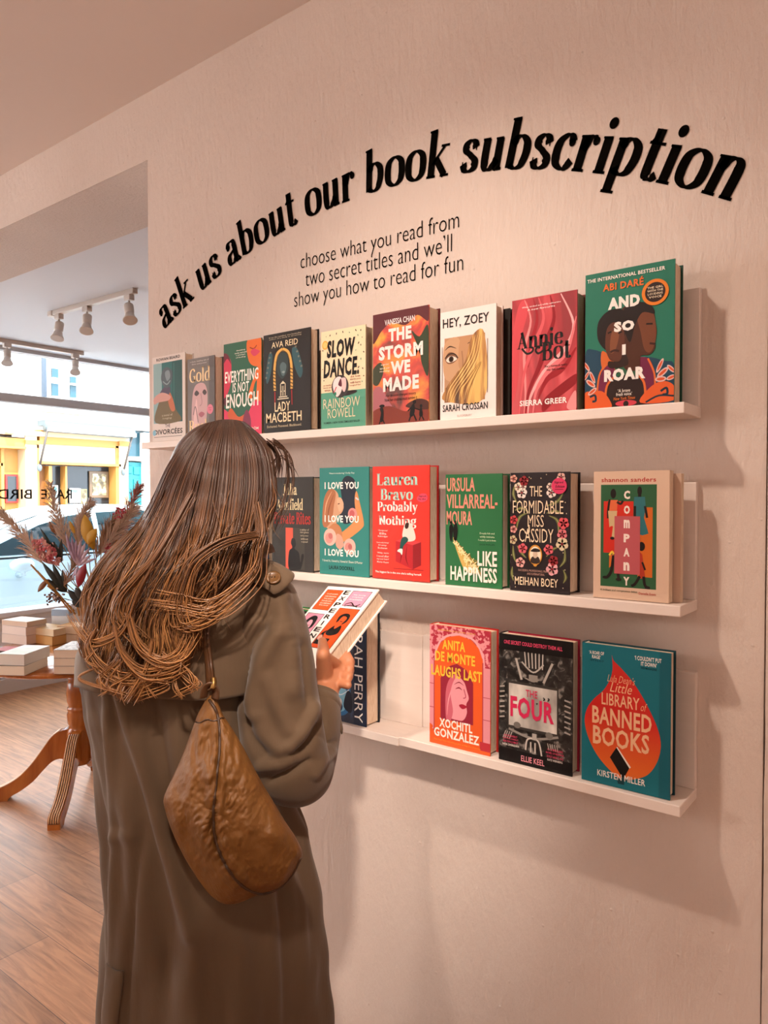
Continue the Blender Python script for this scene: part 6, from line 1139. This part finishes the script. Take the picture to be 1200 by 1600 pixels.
m = MB(); m.tube([W(306+44*k/12, 1128-5*k/12+2*math.sin(k), bag_d(306+44*k/12, 1128-5*k/12)-.0005) for k in range(13)], .0011, mat('piping_dark', '#3a2412', .5), 6); m.build('yoke_seam', bag)
strap_m = mat('strap_leather', '#4a2e18', .45)
m = MB(); m.tube(cr([W(318, 1090, 1.05), W(322, 1074, 1.048), W(330, 1070, 1.048), W(337, 1078, 1.05), W(336, 1092, 1.05)], 5), .0075, strap_m, 8, flat=.3); m.build('strap_loop', bag)
m = MB(); m.tube(cr([W(328, 1078, 1.050), W(326, 1040, 1.085), W(322, 990, 1.088), W(330, 940, 1.09), W(352, 902, 1.13), W(372, 884, 1.20), W(384, 890, 1.30), W(392, 930, 1.38)], 8), .006, strap_m, 8, flat=.35, up=-AX); m.tube(cr([W(333, 1074, 1.050), W(330, 1040, 1.083), W(325, 988, 1.086), W(334, 938, 1.088)], 8), .003, strap_m, 6); m.build('strap', bag)
m = MB(); m.tube(cr([W(333.5, 1060, 1.052), W(334, 1068, 1.047), W(332, 1076, 1.045)], 4), .0042, mat('brass', '#8a6a3c', .35, .9), 8); m.build('buckle', bag)

# ---- hair
G = [
 [(322, 662), (292, 686), (262, 728), (240, 776), (216, 818), (182, 852), (152, 890), (138, 930), (140, 972), (126, 1000), (150, 1034)],
 [(330, 660), (302, 700), (278, 750), (260, 800), (240, 850), (212, 900), (190, 950), (176, 1000), (166, 1045), (186, 1080)],
 [(342, 657), (324, 705), (310, 760), (296, 820), (276, 872), (252, 922), (238, 968), (236, 1010), (218, 1052), (204, 1094)],
 [(356, 656), (350, 705), (344, 765), (334, 825), (314, 878), (296, 928), (280, 968), (282, 1008), (268, 1040), (240, 1066)],
 [(370, 657), (388, 705), (390, 765), (380, 825), (358, 872), (340, 908), (316, 940), (290, 975), (300, 1012), (286, 1046)],
 [(382, 660), (418, 694), (430, 740), (430, 790), (414, 830), (402, 856), (404, 880), (384, 906), (348, 950), (300, 982)]]
def resamp(pts, n=28):
    P_ = cr([(x, y, 0) for x, y in pts], 8); L = [0]
    for a, b_ in zip(P_, P_[1:]): L.append(L[-1]+(b_-a).length)
    out = []; k = 0
    for i in range(n):
        s_ = L[-1]*i/(n-1)
        while k < len(L)-2 and L[k+1] < s_: k += 1
        out.append(P_[k].lerp(P_[k+1], (s_-L[k])/(L[k+1]-L[k]+1e-9)))
    return out
NG = 28; GR = [resamp(g, NG) for g in G]
def guide(s_, i):
    x = max(0, min(.9999, s_))*(len(GR)-1); k = int(x); t = x-k
    g = [GR[max(0, min(len(GR)-1, k+d))][i] for d in (-1, 0, 1, 2)]
    a, b_, c, d = g; return .5*((2*b_)+(c-a)*t+(2*a-5*b_+4*c-d)*t*t+(3*b_-a-3*c+d)*t**3)
def hair_d(u, v, s_):
    dx = (u-338)/FPX*1.275; dy = (v-775)/FPX*1.275; h = 1-(dx/.118)**2-(dy/.132)**2
    hd = 1.275-.128*math.sqrt(max(0, h)) if v < 775 else 1.275-.128*math.sqrt(max(0, 1-(dx/.125)**2))
    low = 1.075+.075*(2*s_-1)**2-.010*math.sin(math.pi*min(1, max(0, (v-860)/240)))
    k = min(1, max(0, (v-760)/140)); k = k*k*(3-2*k); return hd*(1-k)+low*k
hair_m = mat('hair', '#5a3820', .36, spec=.45)
def hair_nodes(m):
    n, l, b = nodes(m); uv = n.new('ShaderNodeUVMap'); sx = n.new('ShaderNodeSeparateXYZ'); l.new(uv.outputs[0], sx.inputs[0])
    r = n.new('ShaderNodeValToRGB'); e = r.color_ramp.elements
    e[0].color = (*hexc('#2b1a12'), 1); e[1].color = (*hexc('#70482a'), 1); x = e.new(.30); x.color = (*hexc('#3b2417'), 1); x = e.new(.6); x.color = (*hexc('#412a1a'), 1)
    r2 = n.new('ShaderNodeValToRGB'); e = r2.color_ramp.elements
    e[0].color = (*hexc('#3a2418'), 1); e[1].color = (*hexc('#c08a54'), 1); x = e.new(.30); x.color = (*hexc('#5a3a24'), 1); x = e.new(.65); x.color = (*hexc('#8f5f36'), 1)
    pw = n.new('ShaderNodeMapRange'); pw.inputs[1].default_value = .35; pw.inputs[2].default_value = 1.0
    mx = n.new('ShaderNodeMix'); mx.data_type = 'RGBA'
    l.new(sx.outputs[1], r.inputs[0]); l.new(sx.outputs[1], r2.inputs[0]); l.new(sx.outputs[0], pw.inputs[0]); l.new(pw.outputs[0], mx.inputs[0]); l.new(r.outputs[0], mx.inputs[6]); l.new(r2.outputs[0], mx.inputs[7]); l.new(mx.outputs[2], b.inputs['Base Color'])
    b.inputs['Anisotropic'].default_value = .4
hair_nodes(hair_m)
HV, HF, HU = [], [], []
def strand(P_, r, rnd, t0=0, t1=1, n=4):
    o = len(HV); k = len(P_); nn = None
    for i, p in enumerate(P_):
        t = (P_[min(i+1, k-1)]-P_[max(i-1, 0)])
        t = t.normalized() if t.length > 1e-8 else V((0, 0, -1))
        nn = t.orthogonal().normalized() if nn is None else (nn-t*nn.dot(t)).normalized(); bb = t.cross(nn); x = i/(k-1)
        rr_ = r*(1 if x < .75 else max(.15, 1-(x-.75)*3.2))
        for j in range(n): a = 2*math.pi*j/n; HV.append(p+(nn*math.cos(a)+bb*math.sin(a))*rr_); HU.append((rnd, t0+(t1-t0)*x))
    for i in range(k-1):
        for j in range(n): HF.append((o+i*n+j, o+i*n+(j+1) % n, o+(i+1)*n+(j+1) % n, o+(i+1)*n+j))
rng = random.Random(11)
# dark under-layer so no scalp or coat shows through
nS = 44; o0 = len(HV)
for side in (0, 1):
    for i in range(NG-2):
        for j in range(nS):
            s_ = j/(nS-1); g = guide(s_, i); sh = .90; cx_ = guide(.5, i).x
            u = cx_+(g.x-cx_)*sh; d = hair_d(u, g.y, s_)+(.016 if side == 0 else .062)
            HV.append(W(u, g.y+4, d)); HU.append((.2, .05+.6*i/NG))
for side in (0, 1):
    b0 = o0+side*(NG-2)*nS
    for i in range(NG-3):
        for j in range(nS-1):
            q = (b0+i*nS+j, b0+i*nS+j+1, b0+(i+1)*nS+j+1, b0+(i+1)*nS+j); HF.append(q if side else q[::-1])
# skull cap: ellipsoid shell around the back, top and sides of the head
o0 = len(HV); nu, nv = 40, 22
for i in range(nv+1):
    t = math.pi*.68*i/nv
    for j in range(nu):
        a = 2*math.pi*j/nu; fr = math.sin(a); lim = 1
        k_ = min(1, max(0, (fr+.15)/1.0)); k_ = k_*k_*(3-2*k_); tt = t*(1-.52*k_)
        p = V((.084*math.sin(tt)*math.cos(a), .101*math.sin(tt)*math.sin(a)-.002, .106*math.cos(tt))); HV.append(HC+V((0, 0, .016))+rotF @ p); HU.append((.2, .1))
for i in range(nv):
    for j in range(nu): HF.append((o0+i*nu+j, o0+(i+1)*nu+j, o0+(i+1)*nu+(j+1) % nu, o0+i*nu+(j+1) % nu))
NCL = 150
for c in range(NCL):
    s0 = (c+rng.random())/NCL; depth = rng.random()**1.3*.030; ph = rng.uniform(0, 6.28); am = rng.uniform(5, 20); fq = rng.uniform(1.2, 2.4); crand = rng.random(); endt = rng.uniform(.80, 1.0) if rng.random() < .6 else rng.uniform(.93, 1.04)
    for q in range(rng.randint(16, 28)):
        ds = rng.gauss(0, .020); do = rng.gauss(0, .004); rr0 = rng.uniform(.0006, .0012); fz_ = rng.uniform(.5, 4) if rng.random() < .5 else 0; ff_ = rng.uniform(14, 26); rnd = min(1, max(0, crand*.35+rng.random()**1.5*.75)); p2 = ph+rng.gauss(0, .25); fly = rng.random() < .09
        P_ = []; n_ = 34
        for i in range(n_):
            x = i/(n_-1)*endt; f = min(1, x)*(NG-1); k = min(int(f), NG-2); g = guide(s0+ds*(1-.35*x), k).lerp(guide(s0+ds*(1-.35*x), k+1), f-k)
            w = max(0, (x-.30)/.7)**1.3
            u = g.x+w*am*math.sin(fq*2*math.pi*x+p2)+w*rng.gauss(0, .25)+ds*60*x; u += w*fz_*math.sin(ff_*x+p2*3); v = g.y+w*fz_*.6*math.cos(ff_*x*1.1+p2)+w*am*.35*math.cos(fq*2*math.pi*x+p2)+max(0, x-1)*60
            if fly: u += 10*w*math.sin(3*x+p2); v -= 4*w
            d = hair_d(u, v, s0)+depth*(.35+.65*min(1, x*2.2))+do*min(1, .3+x)-.010*w*math.cos(fq*2*math.pi*x+p2*1.3)
            P_.append(W(u, v, d))
        strand(P_, rr0, rnd)
for sx in (-1, 1):      # hair swept back from the hairline over each ear
    for k in range(280):
        a = rng.random()*1.25; fz = rng.gauss(0, .003)
        p0 = HC+F_*(.078-.05*a)+S_*sx*(.012+.04*a)+V((0, 0, .108-.028*a)); p1 = HC+F_*(.052-.05*a+fz)+S_*sx*(.066+.014*a)+V((0, 0, .072-.03*a)); p2 = HC-F_*(.012+.04*a)+S_*sx*(.088+fz)+V((0, 0, .018-.03*a))
        p3 = HC-F_*(.055+.03*a)+S_*sx*(.074+fz)-V((0, 0, .06+.02*a)); e_ = W(404-8*a, 862+20*a, 1.15-.03*a) if sx > 0 else W(236-30*a+rng.gauss(0, 5), 840+50*a, 1.16-.05*a)
        strand(cr([p0, p1, p2, p3, e_], 6), rng.uniform(.0008, .0014), rng.random()*.6, 0, .45)
def lock(pts, n, spread, r=.0010, rnd=(.5, 1), wob=1.5, t0=.5, t1=1):
    for k in range(n):
        ou, ov, od = rng.gauss(0, spread), rng.gauss(0, spread), rng.gauss(0, .004); ph = rng.uniform(0, 6)
        Q = cr([(u, v, d*1000) for u, v, d in pts], 7); P_ = []
        for i, p in enumerate(Q):
            x = i/(len(Q)-1); P_.append(W(p.x+ou*(.5+x)+wob*math.sin(5*x+ph)*x, p.y+ov*(.5+x), p.z/1000+od))
        strand(P_, r, rng.uniform(*rnd), t0, t1)
# distinct waves the photo shows
lock([(300, 770, 1.10), (262, 840, 1.07), (236, 880, 1.055), (214, 905, 1.05), (190, 935, 1.05), (186, 965, 1.05), (206, 985, 1.05), (222, 1000, 1.05)], 26, 5, rnd=(.4, .9), t0=.35, t1=.85)
lock([(400, 838, 1.10), (350, 850, 1.07), (306, 880, 1.055), (290, 915, 1.05), (284, 950, 1.05), (292, 978, 1.05), (320, 972, 1.05), (356, 945, 1.055)], 30, 6.5, rnd=(.35, 1), wob=5, t0=.4, t1=.95)
lock([(404, 790, 1.13), (410, 835, 1.12), (404, 860, 1.11), (398, 895, 1.09), (372, 925, 1.07), (330, 952, 1.055), (280, 945, 1.05), (246, 940, 1.05)], 24, 6.5, rnd=(.35, 1), wob=6, t0=.45, t1=1)
lock([(240, 880, 1.055), (214, 930, 1.045), (196, 980, 1.045), (170, 1000, 1.05), (140, 1002, 1.06), (112, 964, 1.075)], 16, 3, rnd=(.4, .9), t0=.5, t1=1)
lock([(200, 960, 1.045), (215, 1010, 1.04), (250, 1035, 1.04), (282, 1028, 1.045), (300, 1000, 1.05)], 26, 5, rnd=(.45, 1), t0=.6, t1=1)
lock([(180, 980, 1.05), (190, 1020, 1.045), (222, 1050, 1.045), (262, 1046, 1.045), (292, 1030, 1.05)], 26, 5, rnd=(.4, 1), t0=.6, t1=1)
lock([(150, 985, 1.06), (140, 1010, 1.055), (156, 1040, 1.05), (190, 1062, 1.05), (236, 1062, 1.05)], 22, 5, rnd=(.4, .9), t0=.6, t1=1)
lock([(240, 1000, 1.045), (232, 1040, 1.045), (216, 1070, 1.05), (200, 1092, 1.055)], 16, 4, rnd=(.5, 1), t0=.7, t1=1)
lock([(190, 1030, 1.05), (170, 1050, 1.05), (160, 1062, 1.055), (172, 1076, 1.06)], 12, 4, rnd=(.5, 1), t0=.7, t1=1)
for k in range(70):   # fly-away strands over the lengths
    s0 = rng.random(); P_ = []; x0 = rng.uniform(.25, .6); L_ = rng.uniform(.2, .5); ph = rng.uniform(0, 6.28); am = rng.uniform(4, 16); dr = rng.gauss(0, 22)
    for i in range(22):
        x = min(1, x0+L_*i/21); f = x*(NG-1); kk = min(int(f), NG-2); g = guide(s0, kk).lerp(guide(s0, kk+1), f-kk); w = i/21
        u = g.x+am*w*math.sin(7*w+ph)+dr*w; v = g.y+am*.5*w*math.cos(6*w+ph); P_.append(W(u, v, hair_d(g.x, g.y, s0)-.004-.012*math.sin(math.pi*w)))
    strand(P_, .0006, rng.uniform(.4, 1), .4, 1)
for k in range(26):   # ragged tips below the hair
    u0, v0 = rng.uniform(150, 290), rng.uniform(1010, 1060); lock([(u0, v0, 1.055), (u0+rng.gauss(0, 16), v0+20, 1.045), (u0+rng.gauss(-4, 22), v0+rng.uniform(26, 44), 1.045)], 4, 2.5, .0008, (.4, 1), 3, .75, 1)
for k in range(16):   # loose wisps in front of the ear, right of the head
    a = rng.uniform(-6, 10); lock([(428+a*.3, 690+a, 1.24), (446+a*.6, 706+a, 1.25), (452+a*.5, 745+a, 1.25), (444+a*.4, 790+a, 1.24), (428+a*.2, 830+a, 1.22)], 1, 2, .0006, (.1, .6), 2, .2, .6)
lock([(425, 725, 1.20), (440, 715, 1.22), (454, 728, 1.24), (460, 745, 1.25)], 5, 2, .0006, (.1, .5), 2, .2, .5)
lock([(418, 690, 1.20), (430, 702, 1.205), (436, 720, 1.21), (433, 742, 1.21)], 14, 3, .0009, (.0, .4), 1, .1, .3)
me = bpy.data.meshes.new('hair'); off = person_loc; me.from_pydata([(p-off)[:] for p in HV], [], HF); me.materials.append(hair_m)
uvl = me.uv_layers.new(name='UVMap'); li = [0]*len(me.loops); me.loops.foreach_get('vertex_index', li); uvl.data.foreach_set('uv', [c for i in li for c in HU[i]])
me.polygons.foreach_set('use_smooth', [True]*len(me.polygons)); me.update()
ho = bpy.data.objects.new('hair', me); COL.objects.link(ho); ho.parent = person
